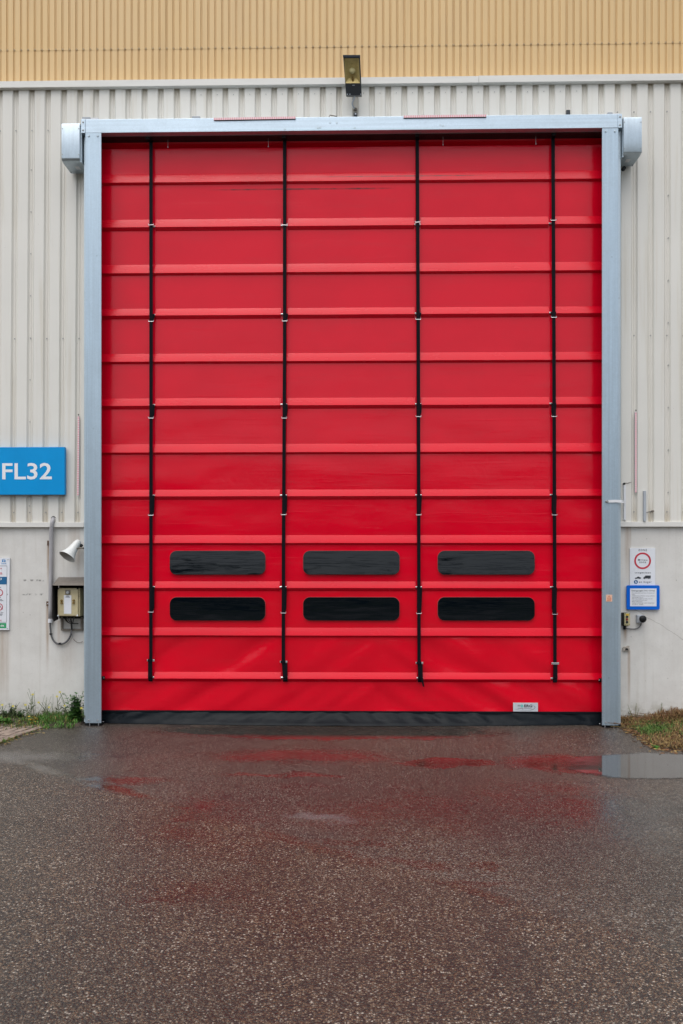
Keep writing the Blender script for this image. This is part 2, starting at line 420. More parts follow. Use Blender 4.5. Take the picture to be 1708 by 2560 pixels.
M_BULB = mk('frosted_bulb', (0.62, 0.58, 0.40), 0.25)
t = NT('floodlight_glass')
tr = t.n('ShaderNodeBsdfTransparent'); tr.inputs[0].default_value = (0.93, 0.90, 0.78, 1)
gl = t.n('ShaderNodeBsdfGlossy'); gl.inputs['Roughness'].default_value = 0.12
lw = t.n('ShaderNodeValue'); lw.outputs[0].default_value = 0.07; mx = t.n('ShaderNodeMixShader')
t.put(mx.inputs[0], lw.outputs[0]); t.put(mx.inputs[1], tr.outputs[0]); t.put(mx.inputs[2], gl.outputs[0]); t.put(t.out.inputs[0], mx.outputs[0])
M_FGLASS = t.mat
def strip_mat(axis):
    t = NT('pink_dotted_strip'); X, Y, Z = t.xyz()
    q = X if axis == 'x' else Z
    w = t.math('SINE', t.math('MULTIPLY', q, 2*math.pi/0.021))
    t.set(Base_Color=t.mix(t.rng(w, -0.2, 0.35), (0.82, 0.36, 0.40), (0.86, 0.70, 0.72)), Roughness=0.4)
    return t.mat
M_STRIPX, M_STRIPZ = strip_mat('x'), strip_mat('z')

# --- asphalt, wet after rain
t = NT('wet_asphalt'); P = t.pos(); X, Y, Z = t.xyz()
warp = t.noise(1.1, 4.0, 0.6); warp2 = t.noise(3.7, 4.0, 0.6, t.vmath('ADD', P, Vector((7, 3, 1))))
wv = t.n('ShaderNodeCombineXYZ'); t.put(wv.inputs[0], t.math('MULTIPLY', t.math('SUBTRACT', warp, 0.5), 0.9)); t.put(wv.inputs[1], t.math('MULTIPLY', t.math('SUBTRACT', warp2, 0.5), 0.45))
PW = t.vmath('ADD', P, wv.outputs[0])
v1 = t.vor(100.0); v2 = t.vor(160.0, t.vmath('ADD', P, Vector((3.1, 1.7, 0))))
s1 = t.n('ShaderNodeSeparateColor'); t.put(s1.inputs[0], v1.outputs['Color'])
s2 = t.n('ShaderNodeSeparateColor'); t.put(s2.inputs[0], v2.outputs['Color'])
st1 = t.ramp(s1.outputs[0], [(0.0, (0.020, 0.018, 0.017)), (0.30, (0.046, 0.038, 0.032)), (0.52, (0.105, 0.076, 0.053)), (0.72, (0.19, 0.125, 0.075)), (0.90, (0.26, 0.20, 0.145)), (1.0, (0.56, 0.51, 0.44))])
st2 = t.ramp(s2.outputs[0], [(0.0, (0.020, 0.018, 0.016)), (0.40, (0.038, 0.033, 0.029)), (0.66, (0.072, 0.058, 0.046)), (0.84, (0.16, 0.122, 0.086)), (1.0, (0.55, 0.49, 0.40))])
gap1 = t.rng(v1.outputs['Distance'], 0.0038*85*0.9, 0.0062*85*1.1, 1.0, 0.35)
mixn = t.rng(t.noise(1.6, 5.0, 0.65, t.vmath('ADD', P, Vector((5, 9, 2)))), 0.40, 0.62)
c1 = t.mix(gap1, (0.020, 0.018, 0.016), t.mix(t.math('MULTIPLY', mixn, 0.35), st1, st2))
# the apron in front of the door is a finer, darker mix; its seam runs slantwise over the yard
a, b = G(82, 1912), G(1708, 2372)
dl = Vector((b.x-a.x, b.y-a.y)); nrm = Vector((-dl.y, dl.x)).normalized()
sd_ = t.math('ADD', t.math('MULTIPLY', t.math('SUBTRACT', X, a.x), nrm.x), t.math('MULTIPLY', t.math('SUBTRACT', Y, a.y), nrm.y))
sd_ = t.math('ADD', sd_, t.math('MULTIPLY', t.math('SUBTRACT', warp, 0.5), 0.35))
apron = t.rng(sd_, -0.07, 0.09)
big = t.noise(0.55, 5.0, 0.6)
c2 = t.mix(1.0, t.mix(t.rng(big, 0.35, 0.65), st2, t.mix(0.25, st1, st2)), (0.66, 0.71, 0.76), 'MULTIPLY')
c = t.mix(apron, c1, c2)
c = t.mix(t.math('MULTIPLY', t.rng(t.noise(2.3, 5.0, 0.65), 0.45, 0.7), 0.45), c, t.mix(0.35, c, (0.03, 0.03, 0.032)))
# water: how much of a film lies on the stones
def blob(px, py, rx, ry, soft=0.5):
    g = G(px, py); k = abs(G(px + rx, py).x - g.x); m = abs(G(px, py - ry).y - G(px, py + ry).y)/2
    d = t.vmath('LENGTH', t.vmath('MULTIPLY', t.vmath('SUBTRACT', PW, Vector((g.x, g.y, 0))), Vector((1/k, 1/m, 0))))
    return t.rng(d, 1.0 - soft, 1.0 + soft*0.6, 1.0, 0.0)
wet = None
for (px, py, rx, ry, s, sf) in ((1105, 1907, 120, 13, 1.25, .5), (1400, 1910, 150, 23, .98, .75), (740, 1892, 260, 18, .62, .8), (700, 1937, 150, 6, .55, .6),
                                (500, 2019, 70, 14, .66, .95), (470, 2045, 70, 18, .62, .95), (425, 2078, 100, 28, .5, .95), (400, 2250, 90, 12, .4, .8),
                                (830, 1829, 430, 19, 1.15, .4), (900, 2105, 130, 12, .5, .7), (1060, 2160, 120, 14, .5, .7), (1200, 2212, 120, 12, .45, .7),
                                (1245, 2160, 30, 9, .6, .6), (310, 1950, 120, 9, .4, .7), (95, 1885, 160, 20, .28, .9), (1500, 2010, 330, 120, .33, .9)):
    m = t.math('MULTIPLY', blob(px, py, rx, ry, sf), s)
    wet = m if wet is None else t.math('MAXIMUM', wet, m)
seam = t.math('MULTIPLY', t.rng(t.math('ABSOLUTE', t.math('ADD', sd_, 0.03)), 0.0, 0.13, 0.62, 0.0), t.rng(t.noise(1.3, 5.0, 0.65), 0.36, 0.60))
wet = t.math('MAXIMUM', wet, seam)
for (px, py, rx, ry, s, sf) in ((470, 2065, 260, 95, .34, 1.0), (420, 2230, 200, 60, .28, 1.0), (1000, 2010, 420, 80, .25, 1.0), (1330, 1985, 200, 50, .3, 1.0)):
    wet = t.math('MAXIMUM', wet, t.math('MULTIPLY', blob(px, py, rx, ry, sf), s))
damp = t.rng(t.noise(0.8, 5.0, 0.65, t.vmath('ADD', P, Vector((11, 5, 0)))), 0.38, 0.72, 0.0, 0.30)
near_door = t.rng(Y, -5.2, -1.2, 0.0, 0.06)
wet = t.math('MINIMUM', t.math('ADD', wet, t.math('ADD', damp, t.math('MULTIPLY', near_door, apron))), 1.0)
wet = t.math('MULTIPLY', wet, t.rng(warp2, 0.25, 0.5, 0.75, 1.0))
# the heads of the higher stones stand clear of a thin film
wet = t.math('SUBTRACT', t.math('MULTIPLY', wet, 1.25), t.math('MULTIPLY', s2.outputs[2], 0.42), clamp=True)
c = t.mix(t.math('MULTIPLY', wet, 0.72), c, t.mix(1.0, c, (0.45, 0.43, 0.42), 'MULTIPLY'))
# a pale grey spot left of the middle, another by the left edge
c = t.mix(t.math('MULTIPLY', blob(815, 2046, 85, 9, .8), 0.55), c, (0.17, 0.175, 0.18))
c = t.mix(t.math('MULTIPLY', blob(30, 1892, 110, 12, .9), 0.5), c, (0.20, 0.20, 0.195))
rough = t.rng(wet, 0.0, 0.85, 0.44, 0.045, False)
hgt = t.math('ADD', t.math('MULTIPLY', v1.outputs['Distance'], -1.0), t.math('MULTIPLY', s1.outputs[1], 0.25))
bs = t.rng(wet, 0.1, 0.75, 0.62, 0.03)
# dark tyre tracks and oil drips in front of the door
trk = t.math('MULTIPLY', t.rng(t.math('ABSOLUTE', t.math('ADD', t.math('ABSOLUTE', t.math('SUBTRACT', X, t.math('MULTIPLY', Y, 0.06))), -1.05)), 0.05, 0.28, 1.0, 0.0), t.rng(t.noise(1.0, 5.0, 0.65, t.scaled((5, 0.7, 1))), 0.38, 0.66))
c = t.mix(t.math('MULTIPLY', trk, 0.30), c, (0.028, 0.026, 0.025))
oil = t.vor(0.9, PW); c = t.mix(t.math('MULTIPLY', t.rng(oil.outputs['Distance'], 0.03, 0.10, 1.0, 0.0), 0.6), c, (0.018, 0.018, 0.019))
cl_ = t.rng(t.noise(0.42, 6.0, 0.62, t.vmath('ADD', PW, Vector((2, 6, 0)))), 0.34, 0.66, 0.74, 1.0)
cc = t.n('ShaderNodeCombineXYZ'); [t.put(cc.inputs[k], t.math('MULTIPLY', cl_, v)) for k, v in enumerate((0.97, 0.94, 0.915))]
c = t.mix(1.0, c, cc.outputs[0], 'MULTIPLY')
t.set(Base_Color=c, Roughness=rough, Normal=t.bump(hgt, bs, 0.006))
t.p.inputs['Specular IOR Level'].default_value = 0.5
M_ASPH = t.mat
# puddle
t = NT('puddle_water')
at = t.n('ShaderNodeAttribute'); at.attribute_name = 'depth'
ed = t.math('ADD', at.outputs['Fac'], t.math('MULTIPLY', t.math('SUBTRACT', t.noise(11.0, 6.0, 0.75), 0.5), 1.1))
f = t.rng(ed, 0.15, 0.85)
t.set(Base_Color=(0.060, 0.057, 0.053), Roughness=0.02, IOR=1.62, Normal=t.bump(t.noise(2.0, 2.0), 0.02, 0.01))
tr = t.n('ShaderNodeBsdfTransparent'); mx = t.n('ShaderNodeMixShader')
t.put(mx.inputs[0], f); t.put(mx.inputs[1], tr.outputs[0]); t.put(mx.inputs[2], t.p.outputs[0]); t.put(t.out.inputs[0], mx.outputs[0])
M_WATER = t.mat

M_BRICK = mk('paving_brick', (0.235, 0.18, 0.145), 0.8, var=0.35, scale=9, bump=0.3, bscale=60)
M_SOIL = mk('dark_soil', (0.055, 0.042, 0.028), 0.95, var=0.4, scale=25, bump=0.6, bscale=50)
def leafmat(name, c, var=0.35, sc=12.0):
    t = NT(name); oi = t.noise(sc, 3.0, 0.6)
    t.set(Base_Color=t.mix(t.rng(oi, 0.3, 0.7), tuple(x*(1-var) for x in c), tuple(x*(1+var) for x in c)), Roughness=0.6)
    t.p.inputs['Specular IOR Level'].default_value = 0.3
    return t.mat
M_LEAFD = leafmat('dark_green_leaf', (0.042, 0.105, 0.026)); M_LEAFG = leafmat('bright_green_leaf', (0.075, 0.19, 0.03))
M_LEAFO = leafmat('olive_leaf', (0.06, 0.075, 0.03)); M_STEMG = leafmat('grey_green_stem', (0.13, 0.16, 0.08)); M_FLOW = leafmat('yellow_petal', (0.66, 0.58, 0.14), 0.12)
M_GRASSG = leafmat('green_grass', (0.075, 0.155, 0.028), 0.5, 20); M_GRASSY = leafmat('yellowing_grass', (0.24, 0.165, 0.06), 0.45, 25); M_GRASSB = leafmat('straw', (0.155, 0.075, 0.032), 0.55, 30)
M_GRASSM = leafmat('mossy_grass', (0.13, 0.15, 0.04), 0.35, 20)

# ================================================================== THE SETTING
m = MB(); S = 240.0
m.add([(-S, -S, 0), (S, -S, 0), (S, 40, 0), (-S, 40, 0)], [(0, 1, 2, 3)])
ground = m.build('asphalt_yard', M_ASPH); tag(ground, kind='structure', label='wet grey-brown asphalt yard in front of the red door')

# unseen dark grass sheet, added behind the camera to darken the door's low reflections
far = MB().add([(-S, -S, .006), (S, -S, .006), (S, -22, .006), (-S, -22, .006)], [(0, 1, 2, 3)]).build('added_dark_field', mk('added_dark_grass', (0.045, 0.055, 0.025), 0.95, var=0.4, scale=0.8, spec=0.1)); tag(far, 'unseen dark grass sheet added beyond the yard to darken low reflections', kind='structure')
# trees on the far side of the yard, which the door and its windows mirror
m = MB(); rt = random.Random(3)
for i in range(520):
    x = rt.uniform(-110, 110); y = -52 - rt.random()*14
    top = 8.6 + 1.9*mnoise.noise(Vector((x*0.06, 0, 3))) + 1.2*mnoise.noise(Vector((x*0.3, 0, 9)))
    z = rt.uniform(0.2, top); r = rt.uniform(1.3, 2.6)
    b0 = len(m.v); m.ball((x, y, z), r, 8)
    for k in range(b0, len(m.v)): m.v[k] += mnoise.noise_vector(m.v[k]*0.9)*0.7
trees = m.build('distant_trees', leafmat('far_foliage', (0.026, 0.036, 0.018), 0.4, 1.5)); tag(trees, 'dark belt of trees beyond the yard, behind the viewer', kind='stuff')

# ------------------------------------------------------------------ warehouse
YW, YV, YC = 0.33, 0.3545, 0.36          # crests and troughs of the off-white cladding, face of the concrete
bld = thing('warehouse', 'warehouse front clad in sand and off-white ribbed metal above a concrete base', 'building', (0, 0.36, 0))
XL, XR = -7.6, 7.6
z_base = W(100, 1312, YC).z
zl0, zl1 = W(100, 1318, YW).z, W(100, 1306, YW).z
xdl, xdr = W(212, 1000, .35).x, W(1548, 1000, .35).x        # behind the posts
for x0, x1 in ((XL, xdl), (xdr, XR)):
    MB().box(x0, x1, YC, YC + .22, -.15, zl0 + .03).build('concrete_base', M_CONC, bld)
    mm = MB().extrude_x([(YC-.002, zl1+.004), (YW-.016, zl1), (YW-.016, zl0), (YC-.002, zl0+.002)], x0, x1, True)
    mm.build('base_trim', M_TRIM, bld, bevel=.002)
# off-white ribbed sheets, five ribs each
e7 = W(7, 240, YW).x; e41 = W(1677.6, 300, YW).x; PW_ = (e41 - e7) / 41.0
cw, sw = PW_*0.60, PW_*0.085
zt_w, zb_w = W(0, 216, YW).z + .02, zl1 - .004
dlx, drx = W(222, 600, YW).x, W(1536, 600, YW).x
z_head = W(854, 305, .3).z
def sheet_profile(x0, n, back=False):
    pts = []
    for k in range(n):
        b = x0 + k*PW_
        pts += [(b, YW), (b + cw, YW), (b + cw + sw, YV)]
        q = b + cw + sw; r = PW_ - cw - 2*sw
        pts += [(q + r*.32, YV), (q + r*.42, YV - .006), (q + r*.58, YV - .006), (q + r*.68, YV), (q + r, YV)]
    pts.append((x0 + n*PW_, YW))
    return pts
def ribbed_sheet(name, pts, z0, z1, mat, parent, lean0=0.0, lean1=0.0, dy=0.0):
    n = len(pts); m = MB()
    m.add([(x + lean0, y + dy, z0) for x, y in pts] + [(x + lean1, y + dy, z1) for x, y in pts], [(i, i+1, i+1+n, i+n) for i in range(n-1)])
    return m.build(name, mat, parent)
k0 = 2 - 40; i = 0
seam0 = e7 + 1.72*PW_                       # first overlap left of the door
xs = seam0 - 5*PW_*5
while xs < XR:
    # start each sheet on a crest
    base = e7 + math.floor((xs - e7)/PW_ + 0.5)*PW_
    pts = sheet_profile(base, 5)
    mid = base + 2.5*PW_
    # left of the door the sheets hang a little out of plumb
    lean = -0.032 if mid < -2.75 else 0.0
    hidden = dlx + .1 < base and base + 5*PW_ < drx - .1
    z0 = z_head - .4 if hidden else zb_w
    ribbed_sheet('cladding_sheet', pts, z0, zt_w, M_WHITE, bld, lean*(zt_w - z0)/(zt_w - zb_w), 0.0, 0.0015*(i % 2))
    xs += 5*PW_; i += 1
# a dark closing board behind the sheets
MB().box(XL, XR, YV + .004, YV + .14, z_head - .6, zt_w).build('backing_board', M_OLDSTEEL, bld)
for x0, x1 in ((XL, xdl), (xdr, XR)): MB().box(x0, x1, YV + .004, YV + .14, zl0 + .035, z_head - .602).build('backing_board', M_OLDSTEEL, bld)
# flashing: two lengths meeting at one joint
fz0, fz1, fz2 = W(854, 193.2, .29).z, W(854, 210, .29).z, W(854, 214.5, .31).z
xj = W(1197, 190, .29).x
for x0, x1, d in ((XL, xj, 0.0), (xj + .003, XR, .003)):
    mm = MB().extrude_x([(.46, fz0 + .012 + d), (.292, fz0 + d), (.286 - d, fz0 - .004 + d), (.286 - d, fz1), (.318, fz1 - .004), (.318, fz2), (YW - .003, fz2), (YW - .003, fz2 + .015), (.46, fz0 - .02)], x0, x1, True)
    mm.build('eaves_flashing', M_TRIM, bld)
# sand-coloured sheets in two courses
YB = 0.45; p_b = (W(1700, 100, YB).x - W(4, 100, YB).x) / (1696/17.52)
zs = W(854, 115.5, YB).z; ztop_b = zs + 1.6
g0 = W(4, 100, YB).x
def sand_profile(x0, n):
    pts = []
    for k in range(n):
        b = x0 + k*p_b
        pts += [(b, YB), (b + p_b*.66, YB), (b + p_b*.70, YB + .0105), (b + p_b*.79, YB + .0105), (b + p_b*.81, YB + .007), (b + p_b*.85, YB + .007), (b + p_b*.87, YB + .0105), (b + p_b*.96, YB + .0105)]
    pts.append((x0 + n*p_b, YB)); return pts
nb = int((XL - g0) / (5*p_b)) - 1
kx = g0 + nb*5*p_b; i = 0
while kx < XR:
    pts = sand_profile(kx, 5)
    ribbed_sheet('sand_sheet', pts, zs - .012, ztop_b, M_SAND, bld, dy=-.0012 - .0006*(i % 2))
    ribbed_sheet('sand_sheet', pts, fz0 - .1, zs + .002, M_SAND, bld, dy=.0006*(i % 2))
    kx += 5*p_b; i += 1
MB().box(XL, XR, YB + .025, YB + .2, fz0 - .2, ztop_b).build('backing_wall', M_OLDSTEEL, bld)
MB().box(XL - .05, XR + .05, YB - .06, YB + 7.0, ztop_b + .003, ztop_b + .16).build('roof', M_TRIM, bld)
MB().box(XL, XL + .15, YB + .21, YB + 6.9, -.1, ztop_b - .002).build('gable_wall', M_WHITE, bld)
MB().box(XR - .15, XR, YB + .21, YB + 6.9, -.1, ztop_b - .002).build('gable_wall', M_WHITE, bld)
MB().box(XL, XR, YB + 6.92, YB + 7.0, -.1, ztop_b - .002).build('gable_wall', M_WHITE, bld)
# screws
m = MB()
for k in range(-2, 45):
    b = e7 + k*PW_ + cw + PW_*.2
    for py in (325, 846, 1281):
        p = W(0, py, YW)
        if dlx < b < drx and py > 280: continue
        if b > drx and py == 325: p = W(1640, 277, YW)
        m.disc((b + (-.032*(zt_w-p.z)/(zt_w-zb_w) if b < -2.7 else 0), 0, p.z), .008, YV - .012, YV - .002, 6)
for px, pys in ((79, range(425, 1290, 105)), (1670.5, range(489, 1300, 106))):
    for py in pys: p = W(px - (py-425)*.0055*(px < 400), py, YV); m.disc(p, .006, YV - .014, YV - .002, 6)
for px, py in ((51, 219), (138, 218), (231, 217), (334, 216), (432, 216), (523, 215), (621, 213), (713, 213), (820, 212), (919, 211), (1021, 210), (1118, 209), (1189, 207), (1286, 206), (1410, 205), (1533, 203), (1659, 203)):
    p = W(px, py - 1.5, .318); m.disc(p, .011, .308, .317, 6)
for k in range(24):
    p = W(500 + k*42, 237 - k*.42, YW); m.disc((e7 + (12 + k)*PW_ + cw*.5, 0, p.z), .005, YW - .006, YW, 5)
sc = m.build('cladding_screws', M_ZINC, bld); tag(sc, kind='stuff')
m = MB(); nrib = int((XR - g0)/p_b)
for k in range(int((XL - g0)/p_b), nrib):
    x = g0 + k*p_b + p_b*.83; m.disc((x, 0, zs + .006), .012, YB + .002, YB + .010, 6)
sc = m.build('seam_screws', mk('sand_screw_cap', (0.45, 0.31, 0.16), 0.5), bld); tag(sc, kind='stuff')
# hairline crack in the concrete on the right
cr = [(1587, 1524), (1600, 1530), (1616, 1543), (1637, 1554), (1656, 1563), (1674, 1577), (1687, 1584), (1708, 1600), (1730, 1613), (1760, 1640)]
pts = []
rc = random.Random(5)
for (xa, ya), (xb, yb) in zip(cr, cr[1:]):
    for k in range(4): u = k/4; pts.append((xa + (xb-xa)*u + rc.uniform(-.8, .8), ya + (yb-ya)*u + rc.uniform(-.8, .8)))
m = MB()
for (xa, ya), (xb, yb) in zip(pts, pts[1:]):
    a, b = W(xa, ya, YC - .0012), W(xb, yb, YC - .0012); h = .0017
    m.add([(a.x, a.y, a.z - h), (b.x, b.y, b.z - h), (b.x, b.y, b.z + h), (a.x, a.y, a.z + h)], [(0, 1, 2, 3)])
m.build('crack', mk('crack_shadow', (0.27, 0.245, 0.215), 0.9), bld)

# ------------------------------------------------------------------ the red door
door = thing('stacking_door', 'tall red fabric stacking door with black straps in a galvanised frame', 'door', (W(883, 1812, 0).x, 0.15, 0))
YCU = 0.20; DC = 0.028
xl_in, xr_in = W(253, 1000, 0).x, W(1506, 1000, 0).x
def post(px_in, px_main, px_out, pyb, side):
    a, b = W(px_in, pyb, 0), W(px_main, pyb, 0); o_ = W(px_out, pyb, 0); zt = W(px_in, 332 if side < 0 else 320.5, 0).z
    # a folded channel: face, returned lip towards the curtain, web on the outer side
    m = MB(); m.box(a.x, b.x, 0, .004, a.z, zt); m.box(a.x, a.x + side*.003, .0042, .022, a.z, zt); m.box(b.x - side*.004, b.x, .0042, .325, a.z, zt)
    p = m.build('post', M_GALV, door, bevel=.0012)
    f = MB().box(b.x + side*.001, o_.x, .07, .325, a.z - .004, zt).build('flange', M_GALVS, p, bevel=.003)
    for u in (.22, .78):
        q = a.lerp(b, u); mm = MB().tube([(q.x, .03, a.z - .002), (q.x, .03, .0)], .006, 8); mm.disc((q.x, 0, a.z + .035), .011, -.006, -.001, 8)
        mm.build('anchor_bolt', M_STEEL, p)
        c_ = Vector((q.x, 0, zt - .035)); MB().disc(c_, .013, -.007, -.001, 10, r2=.009).build('bolt', M_GALVS, p)
    MB().box(min(a.x, o_.x) + .02, max(a.x, o_.x) - .01, .05, .32, .001, a.z - .006).build('foot_plate', M_RUBBER, p)
    MB().box(b.x - side*.006, b.x - side*.05, .15, .19, a.z + .01, zt - .01).build('curtain_guide', M_RUBBER, p)
    return p
postL = post(253, 213.5, 204.7, 1808, -1)
postR = post(1506, 1546.3, 1557.5, 1813.5, 1)
# header beam with its end plates
hx0, hx1 = W(202.7, 310, 0).x, W(1555.7, 300, 0).x
hz0, hz1 = W(884, 325.6, 0).z, W(884, 291.3, 0).z
MB_ = MB().box(W(213.5, 310, 0).x, W(1545, 300, 0).x, 0, .31, hz0, hz1)
hdr = MB_.build('header_beam', M_GALVH, door, bevel=.004)
for px0, px1 in ((202.7, 213.2), (1545.3, 1555.7)):
    a, b = W(px0, 300, -.002), W(px1, 300, -.002)
    e = MB().box(a.x, b.x, -.004, .312, hz0 - .002, hz1 + .001).build('end_plate', M_GALVH, hdr, bevel=.004)
    for z in (hz0 + .03, hz1 - .035): MB().disc(((a.x + b.x)/2, 0, z), .011, -.010, -.005, 10, r2=.007).build('rivet', M_ZINC, hdr)
for px0, py0, px1, py1, mt in ((205.5, 292.5, 225.5, 298.2, M_GREYP), (226.5, 294, 246, 297.6, M_PLAST), (1520, 280.5, 1532, 285.2, M_GREYP), (480, 290.5, 500, 294.8, M_GREYP), (1533, 283, 1550, 286, M_PLAST)):
    MB().pbox(px0, py0, px1, py1, .01, .05).build('clip', mt, hdr)
MB().tube([W(823, 292, .01), W(825, 287.5, .01), W(843, 291, .01)], .006, 6).build('hook', M_OLDSTEEL, hdr)
rr = random.Random(12)
for px, py in ((826, 306), (842, 306.5), (795, 318.5), (801, 318), (1101, 312), (1108, 314), (887, 319), (712, 322)):
    MB().disc(W(px, py, -.0005), .013, -.0025, -.0005, 10, r2=.012).build('plug', M_GALVS, hdr)
# black soffit behind the beam's lip
MB().box(xl_in - .14, xr_in + .14, .085, .309, hz0 - .008, hz0 + .05).build('lintel_seal', M_SEALB, door)
# curtain
crest = [451.9, 564.2, 679.6, 786.3, 902.1, 1013.0, 1130.3, 1240.7, 1357.8, 1470.6, 1589.5, 1698.0]
topd = [20, 19.2, 21, 17.1, 19.7, 18.6, 20.9, 16.8, 19.8, 16.9, 20, 17]
z_cr = [W(854, c, YCU - DC).z for c in crest]
z_tp = [W(854, c - d, YCU).z for c, d in zip(crest, topd)]
z_bt = [z - (.020 if i % 2 == 0 else .034) for i, z in enumerate(z_cr)]
cx0, cx1 = xl_in - .13, xr_in + .13
skirt_z = W(884, 1778, YCU).z
hem_z = W(854, 367.5, YCU).z
straps_px = [[(335, 372.5), (350, 377.5), (860, 377.8), (1380, 377.3), (1640, 377.2), (1690, 375.2)],
             [(331, 711), (345, 711.9), (860, 711.9), (1380, 709), (1650, 708.6), (1700, 712)],
             [(328, 1043), (345, 1043.3), (860, 1046), (1380, 1047.3), (1650, 1048), (1700, 1050.5)],
             [(325, 1382.5), (340, 1383), (860, 1385.3), (1380, 1387), (1650, 1387.9), (1705, 1389)]]
YS = YCU - .055
def strap_x(s, z):
    pts = [W(x, y, YS) for y, x in straps_px[s]]
    if z >= pts[0].z: return pts[0].x
    for a, b in zip(pts, pts[1:]):
        if a.z >= z >= b.z: return a.x + (b.x - a.x)*(a.z - z)/(a.z - b.z)
    return pts[-1].x
def curtain(z1, z0, mat, idx, loose=0.0):
    nx, nz = 96, 10; vs = []
    for j in range(nz + 1):
        v = j/nz; z = z1 + (z0 - z1)*v; env = math.sin(math.pi*v)**0.7
        for i in range(nx + 1):
            x = cx0 + (cx1 - cx0)*i/nx
            q = Vector((x*.55, z*1.3, idx*3.1)); y = YCU + env*(.004*mnoise.noise(q*1.5) + .0025*mnoise.noise(q*4))
            if loose:
                sgn = 1 if x < 0.2 else -1
                y += env*loose*(.010*mnoise.noise(Vector(((x - sgn*z*0.95)*2.6, z*.5, 4))) + .005*mnoise.noise(Vector(((x - sgn*z*1.2)*6, z*.7, 14))))
            vs.append((x, y, z))
    fs = [(j*(nx+1)+i, (j+1)*(nx+1)+i, (j+1)*(nx+1)+i+1, j*(nx+1)+i+1) for j in range(nz) for i in range(nx)]
    return MB().add(vs, fs).build('curtain_section', mat, door, smooth=True)
curtain(hem_z, z_tp[0], M_RED, 0)
# folded hem under the drum
MB().extrude_x([(YCU + .002, hz0 - .006), (YCU + .085, hem_z + .012), (YCU + .080, hem_z + .006), (YCU, hem_z)], cx0, cx1).build('curtain_hem', M_RED, door)
for i in range(11): curtain(z_bt[i], z_tp[i+1], M_REDL if i >= 9 else M_RED, i + 1, {8: .4, 9: .9, 10: 2.6}.get(i, 0.12))
curtain(z_bt[11], skirt_z - .004, M_REDL, 12, 3.0)
# pockets that carry the stiffening tubes; every second one is cut away round the straps
for i in range(12):
    odd = (i % 2 == 1); z1, zc, z0 = z_tp[i], z_cr[i], z_bt[i]
    d = DC + (.006 if i == 11 else 0)
    prof = [(YCU + .001, z1 + .002), (YCU - .004, z1 - .008), (YCU - d + .0015, zc + .008), (YCU - d, zc + .003), (YCU - d + .001, zc), (YCU - d + .006, zc - .004), (YCU - .006, z0 + .003), (YCU + .001, z0 - .002)]
    cuts = []
    if odd:
        for s in range(4):
            xc = strap_x(s, zc)
            lft, rgt = ((.030, .040), (.048, .032), (.036, .036), (.046, .022))[s]
            cuts.append((xc - lft, xc + rgt))
    xs = [cx0]
    for a, b in cuts: xs += [a, b]
    xs.append(cx1); m = MB()
    for a, b in zip(xs[::2], xs[1::2]):
        nn = max(2, int((b - a)/.12)); rb = random.Random(i*7 + int(a*100))
        rows = []
        for k in range(nn + 1):
            x = a + (b - a)*k/nn; dz = .002*mnoise.noise(Vector((x*1.3, i*5.0, 0)))
            rows.append([(x, y, z + dz) for y, z in prof])
        n = len(prof)
        m.add([p for r in rows for p in r], [(k*n + j, (k+1)*n + j, (k+1)*n + j + 1, k*n + j + 1) for k in range(nn) for j in range(n-1)])
        for x_end, flip in ((a, False), (b, True)):
            idx = [(x_end, y, z) for y, z in prof]
            if cuts: m.add(idx, [tuple(range(n)) if not flip else tuple(reversed(range(n)))])
    bar = m.build('stiffener_pocket', M_REDB, door, smooth=35)
    if odd:
        r = .0105 if i < 11 else .0120; yt = YCU - (.0125 if i < 11 else .0140); zt_ = zc + (.0135 if i < 11 else .0145)
        MB().tube([(cx0, yt, zt_), (cx1, yt, zt_)], r, 12).build('steel_tube', M_STEEL, bar, smooth=40)
        for a, b in cuts:
            MB().box(a + .002, b - .002, YCU - .001, YCU + .003, z0 - .012, z1).build('cut_out', M_RED, bar)
for px0, px1, py in ((253.5, 262, 1695), (1497.5, 1506, 1700.5)):
    a, b = W(px0, py, YCU - .04), W(px1, py, YCU - .04); mm = MB().tube([a, b], .022, 12); mm.build('end_cap', M_RUBBER, door, smooth=40)
    q = W((px0 + px1)/2 + (2 if px0 < 800 else -3), py, YCU - .066); MB().ball(q, .006, 8).build('cap_screw', M_STEEL, door)
